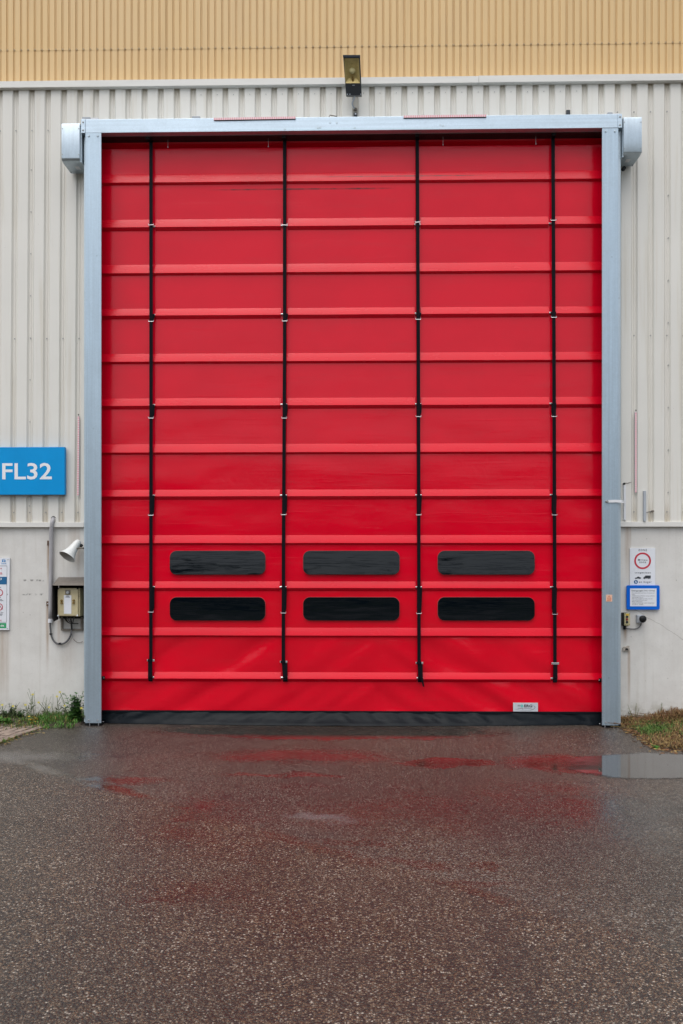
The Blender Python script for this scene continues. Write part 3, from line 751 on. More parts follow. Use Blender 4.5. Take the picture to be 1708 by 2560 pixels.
# straps with rings and buckles
ring_py = [[565.5, 806, 1046.5, 1289, 1530], [568, 806.7, 1047.5, 1287.8, 1531.8], [564, 804, 1045, 1288.5, 1533], [562, 801.5, 1046, 1289, 1534]]
for s in range(4):
    pts = [W(x, y, YS) for y, x in straps_px[s]]
    zt = hz0 - .009; hw = .0205
    path = [(pts[0].x, .10, zt), (pts[0].x + (pts[1].x-pts[0].x)*.5, .12, zt - .03)] + [(p.x, YS, p.z) for p in pts[1:]]
    # subdivide and let the webbing wander a hair
    fine = []
    for a, b in zip(path, path[1:]):
        nseg = max(1, int(abs(a[2]-b[2])/.12))
        for k in range(nseg): u = k/nseg; fine.append(Vector(a).lerp(Vector(b), u))
    fine.append(Vector(path[-1]))
    m = MB(); vs = []
    for k, p in enumerate(fine):
        y = p.y + .003*mnoise.noise(Vector((s*9, p.z*.9, 1)))
        w = hw*(1.0 + .04*mnoise.noise(Vector((s*3, p.z*2, 7))))
        vs += [(p.x - w, y, p.z), (p.x + w, y, p.z), (p.x + w, y + .004, p.z), (p.x - w, y + .004, p.z)]
    fs = []
    for k in range(len(fine) - 1):
        for j in range(4): a0 = k*4 + j; a1 = k*4 + (j+1) % 4; fs.append((a0, a1, a1 + 4, a0 + 4))
    m.add(vs, fs)
    st = m.build('strap', M_STRAP, door)
    MB().box(pts[0].x - hw - .006, pts[0].x + hw + .002, .09, .13, hz0 - .030, hz0 - .0085).build('strap_anchor', M_RUBBER, st)
    rs = random.Random(20 + s)
    for k, py in enumerate(ring_py[s]):
        zr = W(1, py, YS).z; i = 2*k + 1; zc = z_cr[i]; x = strap_x(s, zr)
        # the loop of webbing that ties the tube to the ring
        wide = hw + (.012 if s != 3 else .010); sh = .006 if s < 3 else -.004
        if zc - zr > .03:
            mm = MB(); xx = strap_x(s, zc)
            tw_ = rs.uniform(.3, 1.0)
            mm.prism([(x - hw - .001, zr + .012), (x + hw + .002, zr + .012), (xx + hw + sh + .010*tw_, zr + .05), (xx + hw + sh + .012, zc - .01), (xx + hw + sh + .010, zc + .012), (xx - hw - (.006 if s == 3 else .001), zc + .012), (xx - hw - (.009 if s == 3 else .001), zr + .07)], YS + .006, YS + .020)
            mm.build('tie_loop', M_STRAP, st)
        rw = hw + .0095
        MB().tube([(x - rw, YS - .004, zr + .016), (x - rw, YS - .004, zr), (x + rw, YS - .004, zr + rs.uniform(-.003, .003)), (x + rw, YS - .004, zr + .016)], .0036, 6).build('ring', M_STEEL, st)
    zb = W(1, (1650, 1653, 1655, 1655.5)[s], YS).z; x = strap_x(s, zb)
    MB().box(x - .042, x + .046, YS - .006, YS + .012, zb - .013, zb + .012).build('buckle', M_STEEL, st, bevel=.004)
    if s < 3: MB().box(x - hw - .012, x + hw + .006, YS - .012, YS - .007, zb - .016, zb + .014).build('buckle_wrap', M_STRAP, st, bevel=.002)
    # lower loop round the bottom tube
    zc = z_cr[11]; xx = pts[-1].x; mm = MB()
    mm.extrude_x([(YS - .003, zb), (YS - .008, zc + .02), (YCU - .042, zc + .004), (YCU - .044, zc - .012), (YCU - .03, zc - .032), (YCU - .02, zc - .034), (YS + .012, zb)], xx - hw - .002, xx + hw + .002 + (.008 if s in (1, 2) else 0), True)
    mm.build('webbing_loop', M_STRAP, st)
    if s == 2:
        a = W(1053, 1700, YS - .01); b = W(1060, 1717, YS - .006)
        MB().add([(a.x - .018, a.y, a.z + .06), (a.x + .016, a.y, a.z + .06), (b.x + .006, b.y, b.z), (b.x - .010, b.y, b.z)], [(0, 3, 2, 1)]).build('strap_tail', M_STRAP, st)
# hangers at the top of the curtain
for px, dy in ((420, 3), (671, 1), (1108, -2.5), (1340, -5)):
    a = W(px, 343 + dy, YCU - .06); b = W(px, 365 + dy, YCU - .06)
    MB().tube([a, b], .002, 6).build('hanger_rod', M_GREYP, door); MB().disc(b, .006, b.y - .004, b.y + .004, 8).build('hanger_nut', M_GREYP, door)
# windows of dark film, three in each of two sections
for row, (py0, py1) in enumerate(((1377.3, 1436), (1493.2, 1550.8))):
    for px0, px1 in ((425.5, 663.3), (758.6, 998.7), (1094.8, 1336.4)):
        x0, x1, z0, z1 = prect(px0, py0, px1, py1, YCU - .008)
        win = thing('window', None, None, (0, 0, 0)); win.parent = door; win.location = Vector(((x0+x1)/2, YCU, z0)) - door.location
        rim = rrect(x0 - .004, x1 + .004, z0 - .004, z1 + .004, .081, 8)
        MB().prism(rim, YCU - .0105, YCU + .004).build('weld_rim', M_RIM, win)
        nx, nz = 24, 8
        ins = rrect(x0, x1, z0, z1, .078, 8); tilt = (.081, .010)[row] + {425.5: .004, 758.6: -.002, 1094.8: 0}[px0]
        bm = MB(); cz = (z0 + z1)/2
        # the pane bellies and leans a touch, so it mirrors sky above and trees below
        vs = [((x0+x1)/2, YCU - .024, cz)] + [(x, YCU - .024, z) for x, z in ins]
        n = len(ins); bm.add(vs, [(0, 1 + k, 1 + (k+1) % n) for k in range(n)])
        pane = bm.build('pane', M_FILM, win)
        for v in pane.data.vertices:
            v.co.y += (v.co.z - (cz - win.location.z - door.location.z))*tilt
# black skirt
nx, nz = 150, 12; vs = []; x_a, x_b = xl_in - .12, xr_in + .12
for j in range(nz + 1):
    v = j/nz
    for i in range(nx + 1):
        u = i/nx; x = x_a + (x_b - x_a)*u
        px = 250 + 1258*u
        out = .03 + .155*math.sin(math.pi*min(1, max(0, u*1.04)))**.8 if u < .96 else .03 + .10*max(0, (1-u)/.04*.35 + .2)
        z = skirt_z*(1 - v) + (.012)*v
        y = YCU - .012 - .72*out*(.5*v + .5*v**2)
        sgn = 1 if u < .48 else -1
        e = math.sin(math.pi*min(1, v*1.05))**.8*(1 if v < .96 else .4)
        ph = (x - sgn*z*1.15)
        y -= e*(.030*mnoise.noise(Vector((ph*7.5, z*1.2, 2))) + .016*mnoise.noise(Vector((ph*17, z*2, 12))) + .006*mnoise.noise(Vector((x*3, z*16, 22))))
        if j == nz: z = .004 + .010*mnoise.noise(Vector((x*2.2, 0, 31)))**2
        vs.append((x, y, z))
fs = [(j*(nx+1)+i, (j+1)*(nx+1)+i, (j+1)*(nx+1)+i+1, j*(nx+1)+i+1) for j in range(nz) for i in range(nx)]
sk = MB().add(vs, fs).build('rubber_skirt', M_BLACKPVC, door, smooth=True)
MB().extrude_x([(YCU - .004, skirt_z + .004), (YCU - .020, skirt_z), (YCU - .022, skirt_z - .022), (YCU - .010, skirt_z - .030)], x_a, x_b).build('skirt_welt', M_BLACKPVC, sk)
for px, py in ((258, 1804.5), (1500, 1809.5)): MB().ball(W(px, py, YCU - .09), .007, 8).build('eyelet', M_STEEL, sk)
# maker's plate
x0, x1, z0, z1 = prect(1283.3, 1757, 1345.2, 1779, YCU - .030)
pl = MB().box(x0, x1, YCU - .030, YCU - .024, z0, z1).build('maker_plate', M_SILVER, door)
YP = YCU - .0315
text('lettering', 'ERG', M_LETK, pl, 1310.8, 1331, 1761.4, 1768.0, YP, .035, 1.05)
text('lettering', 'B', M_TURQ, pl, 1302.8, 1309, 1761.4, 1768.0, YP, .035)
for px0, px1, py in ((1294.5, 1302, 1762.6), (1294.5, 1302, 1764.8), (1294.5, 1308, 1770.2)): MB().pbox(px0, py, px1, py + .9, YP, .0008).build('rule', M_LETK, pl)
MB().pbox(1310.5, 1770.3, 1329, 1771.1, YP, .0008).build('rule', M_LETG, pl)
arc = []
for k in range(15):
    th = R(60 - 150*k/14*1.0); arc.append(W(1318 + 20*math.cos(th), 1768.5 - 7.5*math.sin(th), YP))
arc.append(W(1300, 1775.5, YP)); arc.append(W(1286, 1772, YP))
m = MB()
for k in range(len(arc) - 1):
    a, b = arc[k], arc[k+1]; h = .0016 if 2 < k < 12 else .0008; nn = Vector((-(b.z - a.z), 0, b.x - a.x)).normalized()*h
    m.add([a - nn, b - nn, b + nn, a + nn], [(0, 1, 2, 3)])
m.build('swoosh', M_LETG, pl)
# warning sticker on the right post
x0, x1, z0, z1 = prect(1515.6, 1486.8, 1531, 1504, -.0015)
stk = MB().box(x0, x1, -.0022, -.0006, z0, z1).build('warning_sticker', M_ORANGE, door)
a, b, c_ = W(1517.8, 1497, -.003), W(1529, 1497, -.003), W(1523.4, 1488.2, -.003)
def tri_ring(a, b, c, k):
    g = (a + b + c)/3; i = [g + (p - g)*k for p in (a, b, c)]; o = [a, b, c]
    return MB().add(o + i, [(0, 1, 4, 3), (1, 2, 5, 4), (2, 0, 3, 5)])
tri_ring(a, b, c_, .72).build('triangle', M_ORANGE2, stk)
MB().pbox(1523.0, 1491.6, 1523.9, 1495.2, -.003, .0006).build('mark', M_ORANGE2, stk)
for k in range(3): MB().pbox(1518, 1498.6 + k*1.6, 1529 - k, 1499.3 + k*1.6, -.003, .0006).build('rule', M_ORANGE2, stk)
# drive housings at both ends of the header
def housing(px0, px1, pyt, pyf, pyc, pyk, side):
    a = W(px0, pyt, 0); b = W(px1, pyf, 0); zk = W(px0, pyk, .30).z; zc = W(px0, pyc, .06).z
    prof = [(.30, a.z), (.02, a.z), (.006, a.z - .006), (0, a.z - .03), (0, b.z)]
    for k in range(1, 6):
        th = R(90*k/5); prof.append((.06*(1 - math.cos(th)), b.z - (b.z - zk)*math.sin(th)))
    prof.append((.30, zk))
    mm = MB().extrude_x(prof, a.x, b.x, True); h = mm.build('drive_housing', M_HOUS, door, smooth=30)
    for px in (px0 + 2, px1 - 2):
        for py in (pyt + 14, pyf - 8): MB().disc(W(px, py, 0), .006, -.004, -.0005, 8).build('rivet', M_ZINC, h)
    xm = a.x + (b.x - a.x)*(.62 if side < 0 else .5)
    MB().box(xm - .025, xm + .025, .13, .20, zk - .002, zk + .002).build('slot', M_PLAST, h)
    for xx in (a.x + .012, b.x - .012): MB().box(xx - .006, xx + .006, .26, .275, zk - .002, zk + .002).build('foot_screw', M_RUBBER, h)
    return h
housing(153.9, 198.9, 306.9, 394, 407, 434, -1)
housing(1559.5, 1605, 291, 378.6, 392.5, 416, 1)
for px0, px1, py0, py1 in ((199.5, 204.4, 318, 405), (1556.5, 1559.2, 303, 392)):
    a, b = W(px0, py0, .03), W(px1, py1, .03); MB().box(a.x, b.x, .03, .30, b.z, a.z).build('spacer', M_GALVS, door)
MB().disc(W(1559.5, 421.5, .2), .022, .18, .22, 12).build('cable_entry', M_RUBBER, door)

# ------------------------------------------------------------------ floodlight above the door
P0, P1 = -.06, .10          # top leans out towards the yard
fl = thing('floodlight', 'dark floodlight with yellowed reflector mounted above the middle of the door', 'floodlight', W(885, 238, .12))
def flq(px, py): # on the slanted face
    u = (py - 137.7)/(237.7 - 137.7); return W(px, py, P0 + (P1 - P0)*u)
nf = (flq(858, 237.7) - flq(858, 137.7)).cross(flq(900.5, 137.7) - flq(858, 137.7)).normalized()
if nf.y > 0: nf = -nf
bk = -nf
def slab(cs, d0, d1):
    n = len(cs); vs = [c + bk*d0 for c in cs] + [c + bk*d1 for c in cs]
    return MB().add(vs, [tuple(range(n)), tuple(range(2*n-1, n-1, -1))] + [(i, i+n, (i+1) % n + n, (i+1) % n) for i in range(n)])
OUT = [(858, 138), (900.4, 138), (904.6, 237), (865.4, 237)]; INN = [(860.6, 145), (897.8, 145), (900.4, 207.6), (863.8, 207.6)]
m = MB(); o_ = [flq(*p) for p in OUT]; i_ = [flq(*p) for p in INN]
m.add(o_ + i_ + [p + bk*.16 for p in o_] + [p + bk*.05 for p in i_],
      [(0, 1, 5, 4), (1, 2, 6, 5), (2, 3, 7, 6), (3, 0, 4, 7), (0, 8, 9, 1), (1, 9, 10, 2), (2, 10, 11, 3), (3, 11, 8, 0), (8, 11, 10, 9), (4, 5, 13, 12), (5, 6, 14, 13), (6, 7, 15, 14), (7, 4, 12, 15)])
m.build('housing', M_ANTH, fl, auto=True)
slab([flq(857.6, 137.5), flq(900.8, 137.5), flq(901, 143.4), flq(857.9, 143.4)], -.012, .03).build('visor', mk('slate_visor', (0.05, 0.065, 0.09), 0.4), fl)
slab([flq(866.3, 232), flq(904.2, 232), flq(904.4, 238.2), flq(866.6, 238.2)], -.006, .14).build('gear_cover', M_ANTH, fl)
for px in (868.5, 875, 902): MB().ball(flq(px, 235.5) - bk*.008, .007, 6).build('screw', M_GREYP, fl)
MB().add([flq(881, 212) - bk*.002, flq(887, 212) - bk*.002, flq(887, 213.6) - bk*.002, flq(881, 213.6) - bk*.002], [(0, 1, 2, 3)]).build('badge', M_GREYP, fl)
ii = [flq(*p) for p in INN]; g = sum(ii, Vector())/4
inner = [(g + (p - g)*k + bk*d) for p, k, d in ((ii[0], .55, .045), (ii[1], .55, .045), (ii[2], .55, .045), (ii[3], .55, .045))]
ms = [p + bk*.006 for p in ii]
MB().add(ms + inner, [(0, 1, 5, 4), (1, 2, 6, 5), (2, 3, 7, 6), (3, 0, 4, 7), (4, 5, 6, 7)]).build('reflector', M_REFL, fl)
q = flq(881, 176) + bk*.03; MB().ball(q, .036, 12, sy=.6).build('lamp', M_BULB, fl, smooth=True)
MB().tube([flq(881.5, 190) + bk*.02, flq(883, 205) + bk*.03], .012, 10).build('lamp_holder', M_BRASS, fl)
MB().add([p + bk*.002 for p in ii], [(0, 1, 2, 3)]).build('glass', M_FGLASS, fl)
a = flq(884, 200) + bk*.16
MB().tube([a, Vector((a.x, .34, a.z - .05))], .022, 10).build('arm', M_ANTH, fl)
cab = [flq(888, 236) + bk*.06, W(884, 250, .24), W(881, 258, .28), W(883.5, 266, .30), W(888, 271.5, .33)]
def smooth_path(pts, n=6):
    pts = [Vector(p) for p in pts]; out = []
    P = [pts[0]*2 - pts[1]] + pts + [pts[-1]*2 - pts[-2]]
    for i in range(1, len(P) - 2):
        for k in range(n):
            u = k/n; out.append(.5*((2*P[i]) + (P[i+1]-P[i-1])*u + (2*P[i-1]-5*P[i]+4*P[i+1]-P[i+2])*u*u + (-P[i-1]+3*P[i]-3*P[i+1]+P[i+2])*u**3))
    out.append(pts[-1]); return out
MB().tube(smooth_path(cab), .008, 8).build('cable', M_GREYP, fl, smooth=True)
MB().tube([W(888.5, 271, .335), W(889, 276, .335)], .020, 10).build('cable_gland', M_OLDSTEEL, fl)
m = thing('wall_bracket', 'small dark bracket plate on the header below the floodlight', 'bracket', W(888.5, 291, .28), 'bracket plates on the door header')
MB().pbox(884, 281, 893.5, 291.5, .28, .03).build('plate', M_ANTH, m); MB().pbox(887, 282.8, 891.5, 285.6, .277, .002).build('hole', M_PLAST, m)
m = thing('wall_bracket', 'small dark bracket plate on the header near its right end', 'bracket', W(1421, 285, .28), 'bracket plates on the door header')
MB().pbox(1416.6, 274.5, 1426, 285.5, .28, .03).build('plate', M_ANTH, m)

# ------------------------------------------------------------------ dotted strips: two upright, two on the header
def strip(px0, py0, px1, py1, Y, label, hor=False):
    a, b = W(px0, py0, Y), W(px1, py1, Y); c0 = (a + b)/2
    s = thing('dotted_strip', label, 'strip', Vector((c0.x, Y, min(a.z, b.z))), 'pink dotted strips')
    w = .0095 if not hor else .013
    d = (b - a).normalized(); nrm = Vector((-d.z, 0, d.x))*w
    def bar(y0, y1, k0, k1, mt, nm, ext=0.0):
        q = [a + nrm*k0 - d*ext, b + nrm*k0 + d*ext, b + nrm*k1 + d*ext, a + nrm*k1 - d*ext]
        vs = [(p.x, y0, p.z) for p in q] + [(p.x, y1, p.z) for p in q]
        mm = MB().add(vs, [(0, 1, 2, 3), (7, 6, 5, 4), (0, 4, 5, 1), (1, 5, 6, 2), (2, 6, 7, 3), (3, 7, 4, 0)]); mm.build(nm, mt, s, auto=True)
    bar(Y, Y + .004, -1, 1, M_STRIPX if hor else M_STRIPZ, 'face')
    if hor: bar(Y + .0045, Y + .05, -1.35, .8, M_RUBBER, 'carrier')
    else:
        bar(Y + .0045, Y + .014, -1.25, 1.25, M_GREYP, 'carrier', .004)
        top = a if a.z > b.z else b; MB().ball((top.x, Y, top.z + .02), .009, 6).build('end_screw', M_RUBBER, s)
    return s
strip(196.3, 1041, 194.6, 1239, YW - .016, 'upright pink dotted strip left of the door, beside the blue sign')
strip(1590.2, 1030, 1590.2, 1231, YW - .016, 'upright pink dotted strip right of the door, above the grey rod')
strip(534.5, 297, 739, 293.5, -.012, 'pink dotted strip lying on the left half of the door header', True)
strip(1009.5, 291, 1216, 288.6, -.012, 'pink dotted strip lying on the right half of the door header', True)

# ------------------------------------------------------------------ blue FL32 sign
x0, x1, z0, z1 = prect(-30, 1117.9, 161.5, 1236.5, .26)
sg = thing('hall_sign', 'blue sign with large white FL32 lettering on the left wall', 'sign', ((x0+x1)/2, .29, z0))
MB().box(x0, x1, .26, .315, z0, z1).build('panel', M_BLUE, sg, bevel=.003)
text('lettering', 'FL32', M_LETW, sg, 5.4, 129.6, 1156.2, 1197.3, .2585, .014, 1.0)

# ------------------------------------------------------------------ notice board at the left edge
YN = .335
def skew(px, py): return px - (py - 1394.7)*.010
a = W(skew(24.1, 1394.7), 1394.7, YN); b = W(skew(24.1, 1575), 1575, YN); xl = W(-120, 1480, YN).x
nb_ = thing('notice_board', 'white site rules board with red prohibition rings at the left edge', 'sign', (a.x - .4, YN, b.z))
MB().prism([(xl, b.z), (b.x, b.z), (a.x, a.z), (xl, a.z)], YN, YN + .02).build('board', M_SIGNW, nb_)
YN1 = YN - .0012
def npoly(pts, mt, nm, Y=YN1):
    w = [W(skew(x, y), y, Y) for x, y in pts]; MB().add([(p.x, Y, p.z) for p in w], [tuple(range(len(w)))]).build(nm, mt, nb_)
npoly([(-120, 1442), (17.4, 1442), (17.4, 1461), (-120, 1461)], M_NAVY, 'blue_band')
npoly([(-120, 1557.6), (17.4, 1557.6), (17.4, 1570.5), (-120, 1570.5)], M_GREEN, 'green_band')
for p in ([(-120, 1414.4), (18, 1414.4), (18, 1415.2), (-120, 1415.2)], [(17.4, 1415.2), (18, 1415.2), (18, 1555.9), (17.4, 1555.9)], [(-120, 1555.2), (18, 1555.2), (18, 1555.9), (-120, 1555.9)]): npoly(p, M_LETG, 'frame_line')
YN2 = YN - .0024
text('lettering', 'g', M_LETR, nb_, .8, 4.3, 1418, 1423.6, YN2, .02); text('lettering', 'n', M_LETR, nb_, .6, 5.0, 1430.6, 1436.2, YN2, .02, cap=False)
text('lettering', '3', M_LETW, nb_, .5, 4.0, 1444.6, 1449.8, YN2, .03); text('lettering', 'cht', M_LETW, nb_, 1.0, 10.3, 1561.4, 1566.4, YN2, .03)
text('lettering', 'TATA', M_LETB, nb_, 2.9, 16.1, 1407, 1410.4, YN2, .02)
for px, w in ((6.7, 2.1), (12.0, 2.1)):
    MB().prism([(p.x, p.z) for p in [W(px + w*math.cos(R(t_)), 1402.5 - 2.4*math.sin(R(t_)), YN2) for t_ in range(0, 360, 30)]], YN2, YN2 + .0006).build('emblem', M_LETB, nb_)
m = MB()
arc = [W(9.3 + 4.9*math.cos(R(t_)), 1402.0 - 3.6*math.sin(R(t_)), YN2) for t_ in range(20, 161, 14)]
for p, q in zip(arc, arc[1:]): m.add([p, q, q + Vector((0, 0, .004)), p + Vector((0, 0, .004))], [(0, 1, 2, 3)])
m.build('emblem', M_LETB, nb_)
for cy in (1481.5, 1517.5):
    c_ = W(skew(-.5, cy), cy, YN2); MB().ring(c_, .0335, .0425, YN2, YN2 + .0006).build('prohibition_ring', M_LETR, nb_)
a, b = W(-7, 1511.5, YN2), W(6, 1523.5, YN2); MB().add([a, b, b + Vector((.004, 0, .005)), a + Vector((.004, 0, .005))], [(0, 1, 2, 3)]).build('bar', M_LETR, nb_)
MB().disc(W(-.5, 1515.5, YN2), .008, YN2, YN2 + .0006, 8).build('pictogram', M_LETK, nb_)
text('lettering', 'rs', M_LETR, nb_, .2, 3.2, 1549.5, 1553, YN2, .02, cap=False)
text('lettering', 'Zone', M_LETG, nb_, 1.0, 8.2, 1529, 1532, YN2)
for py, w in ((1467.8, 2), (1493.5, 2), (1498, 5), (1501, 8), (1534.5, 6.5), (1537.3, 5)): MB().pbox(-12, py, w, py + 1.0, YN2, .0006).build('text_line', M_LETG, nb_)
for px, py in ((20, 1399), (19, 1485.5), (18.2, 1571.5)): MB().disc(W(px, py, YN - .002), .005, YN - .004, YN - .0005, 8).build('screw', M_ZINC, nb_)

# ------------------------------------------------------------------ conduit with its drooping cable
cd = thing('conduit', 'grey conduit pipe running down the concrete left of the control box', 'pipe', W(127, 1556, .3))
pth = [W(135, 1295, .365), W(133.6, 1297, .335), W(132, 1302, .31), W(130, 1310, .30), W(128.5, 1330, .315), W(127.6, 1370, .325), W(127, 1450, .325), W(126.2, 1547, .325)]
MB().tube(smooth_path(pth, 4), .0245, 14).build('pipe', M_PIPE, cd, smooth=True)
MB().tube([W(136, 1294, .366), W(134, 1297, .335)], .031, 14).build('collar', M_RUBBER, cd)
MB().tube([W(126.2, 1547, .325), W(126, 1556.5, .325)], .0275, 14).build('coupling', M_SIGNW, cd, smooth=40)
MB().tube(smooth_path([W(125.5, 1556, .33), W(125.8, 1568, .33), W(128.5, 1590, .33), W(137, 1605, .33), W(150, 1610.5, .33), W(164, 1606, .33), W(174, 1594, .33), W(178.5, 1580, .33), W(179, 1560, .32), W(175.5, 1545, .30)], 6), .011, 8).build('cable', M_CABLE, cd, smooth=True)
for px, py in ((127.2, 1585), (150, 1608.5)): q = W(px, py, .33); MB().box(q.x - .012, q.x + .012, .315, .345, q.z - .008, q.z + .008).build('cable_tie', M_RUBBER, cd)
for px0, py0, px1, py1, nm in ((117.7, 1351.5, 123.3, 1363.6, 'upper rusty clip on the concrete beside the grey conduit'), (115.6, 1503.6, 121.8, 1515, 'lower rusty clip on the concrete beside the grey conduit')):
    q = thing('rusty_clip', nm, 'clip', W((px0+px1)/2, py1, .35), 'rusty pipe clips'); MB().pbox(px0, py0, px1, py1, .342, .02).build('plate', M_RUST, q, bevel=.002)
    MB().disc(W((px0+px1)/2 + .6, (py0+py1)/2, .34), .006, .338, .342, 8).build('hole', M_PLAST if py0 > 1400 else M_RUST, q)

# ------------------------------------------------------------------ horn loudspeaker
mo = W(168, 1392.5, .16); rearp = W(197, 1353, .285)
hn = thing('horn_speaker', 'white horn loudspeaker pointing down beside the left door post', 'loudspeaker', W(200, 1372, .30))
ax = (mo - rearp).normalized(); L = (mo - rearp).length
def lathe(prof, cpt, axis, n=28):
    u = axis.orthogonal().normalized(); w = axis.cross(u); vs = []; k = len(prof)
    for tt, r in prof:
        for i in range(n): a_ = 2*math.pi*i/n; vs.append(cpt + axis*tt + (u*math.cos(a_) + w*math.sin(a_))*r)
    return MB().add(vs, [(j*n + i, j*n + (i+1) % n, (j+1)*n + (i+1) % n, (j+1)*n + i) for j in range(k-1) for i in range(n)])
lathe([(L*.30, .046), (L*.36, .050), (L*.55, .056), (L*.72, .067), (L*.86, .083), (L*.97, .100), (L*1.0, .102), (L*.995, .097)], rearp, ax).build('horn', M_HORN, hn, smooth=40)
lathe([(L*.995, .097), (L*.9, .080), (L*.75, .058), (L*.5, .03), (L*.45, .001)], rearp, ax).build('throat', M_HORNIN, hn, smooth=True)
lathe([(-.004, .001), (-.002, .030), (.014, .038), (L*.16, .041), (L*.17, .046), (L*.31, .047), (L*.32, .040)], rearp, ax).build('driver', M_HORN, hn, smooth=35)
q = W(191, 1370.5, .24)
MB().tube([q, Vector((W(206, 1371, .24).x, .24, q.z)), Vector((W(208, 1371, .26).x, .35, q.z))], .011, 6).build('bracket', M_OLDSTEEL, hn)
MB().disc(W(190, 1371, .17), .010, .20, .24, 10).build('bracket_bolt', M_OLDSTEEL, hn)
MB().ball(W(203, 1364, .27), .022, 8).build('cable_entry', M_RUBBER, hn)

# ------------------------------------------------------------------ hooded control box
hb = thing('control_box', 'cream control box under a brown-grey hood by the left door post', 'control box', W(170, 1577, .33))
x0, xr_ = W(131.2, 1463, .08).x, W(207, 1463, .08).x + .05
zf, zk = W(131, 1463, .08).z, W(146, 1443, .34).z; zbm = W(135, 1553, .2).z
xk = W(146.4, 1443, .34).x
xkr = xr_ - (xk - x0)
# roof, two cheeks: a folded sheet hood, open to the front
m = MB(); th_ = .004
m.add([(x0, .08, zf), (xr_, .08, zf), (xkr, .34, zk), (xk, .34, zk), (x0, .08, zf - th_), (xr_, .08, zf - th_), (xkr, .34, zk - th_), (xk, .34, zk - th_)],
      [(0, 1, 2, 3), (4, 7, 6, 5), (0, 4, 5, 1), (1, 5, 6, 2), (2, 6, 7, 3), (3, 7, 4, 0)]); m.build('hood_roof', M_HOOD, hb, auto=True)
for xa, xb in ((x0, xk), (xr_, xkr)):
    s_ = .004 if xa < xb else -.004
    m = MB(); zb0 = zbm + .06
    pf = [(xa, .08, zf - .0045), (xa, .08, zb0), (xa + (xb-xa)*.25, .14, zbm), (xb, .34, zbm + .012), (xb, .34, zk - .0045)]
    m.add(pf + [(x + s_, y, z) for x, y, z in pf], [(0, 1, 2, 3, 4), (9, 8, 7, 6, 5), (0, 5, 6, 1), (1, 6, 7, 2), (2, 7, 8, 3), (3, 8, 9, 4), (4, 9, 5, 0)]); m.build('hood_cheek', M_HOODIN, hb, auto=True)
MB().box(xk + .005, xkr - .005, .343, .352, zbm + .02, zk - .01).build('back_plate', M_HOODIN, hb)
bx0, bx1, bz0, bz1 = prect(144.2, 1470.5, 199, 1541, .16)
MB().box(bx0, bx1, .175, .33, bz0, bz1).build('box', M_CREAM, hb, bevel=.004)
lx0, lx1, lz0, lz1 = prect(144.2, 1470.5, 195.2, 1539.5, .155)
lid = MB().box(lx0, lx1, .155, .172, lz0, lz1).build('lid', M_CREAM, hb, bevel=.005)
for px, py in ((154, 1501.5), (154, 1507.3), (184, 1501.2), (184, 1507.2)): MB().disc(W(px, py, .15), .014, .138, .154, 14, r2=.011).build('button', M_BRASS, hb)
for px, py in ((145.6, 1471.5), (194, 1471.5), (145.2, 1539), (193.4, 1538.6)):
    qm = M_HOODIN if py < 1500 else M_SIGNW; MB().disc(W(px, py, .15), .009, .145, .154, 10).build('lid_screw', qm, hb)
MB().pbox(163, 1474.5, 175.5, 1486.2, .146, .008).build('lock_plate', M_OLDSTEEL, hb, bevel=.002); MB().disc(W(169.5, 1481, .14), .016, .130, .145, 14).build('key_switch', M_STEEL, hb)
lb = MB().pbox(159.8, 1488, 178.4, 1534.5, .1525, .0015).build('label_plate', M_SIGNW, hb)
for k, (pa, pb) in enumerate(((165.5, 172.5), (163.5, 175))): MB().pbox(pa, 1489.6 + k*2.6, pb, 1490.8 + k*2.6, .1512, .0008).build('text_line', M_LETG, lb)
fx0, fx1, fz0_, fz1_ = prect(152.7, 1542, 207, 1576.5, .335)
m = MB(); w_ = .022
m.box(fx0, fx0 + w_, .325, .352, fz0_ + w_ + .0005, fz1_); m.box(fx0, fx1, .325, .352, fz0_, fz0_ + w_); m.box(fx1 - w_, fx1, .325, .352, fz0_ + w_ + .0005, fz1_)
fr = m.build('mounting_frame', M_OLDSTEEL, hb); fr['kind'] = 'thing'
for k, (pa, pb, pc) in enumerate((((160, 1541), (164, 1550), (170, 1556)), ((168, 1541), (172, 1552), (182, 1558)), ((176, 1541), (177.5, 1556), (179, 1575)), ((186, 1541), (183, 1552), (180, 1562)), ((163, 1541), (172, 1557), (196, 1559)))):
    MB().tube(smooth_path([W(*pa, .27), W(*pb, .26), W(*pc, .29)], 5), .006, 6).build('wire', M_CABLE if k % 2 else M_HOODIN, hb, smooth=True)
MB().tube(smooth_path([W(175.5, 1545, .26), W(177, 1562, .27), W(179, 1580, .30), W(182.5, 1594, .33)], 5), .004, 6).build('wire', M_PIPE, hb)
MB().tube(smooth_path([W(183, 1597, .345), W(191, 1605, .345), W(200, 1606.5, .345), W(207, 1604, .345)], 5), .0025, 5).build('thin_wire', M_RUST, hb)

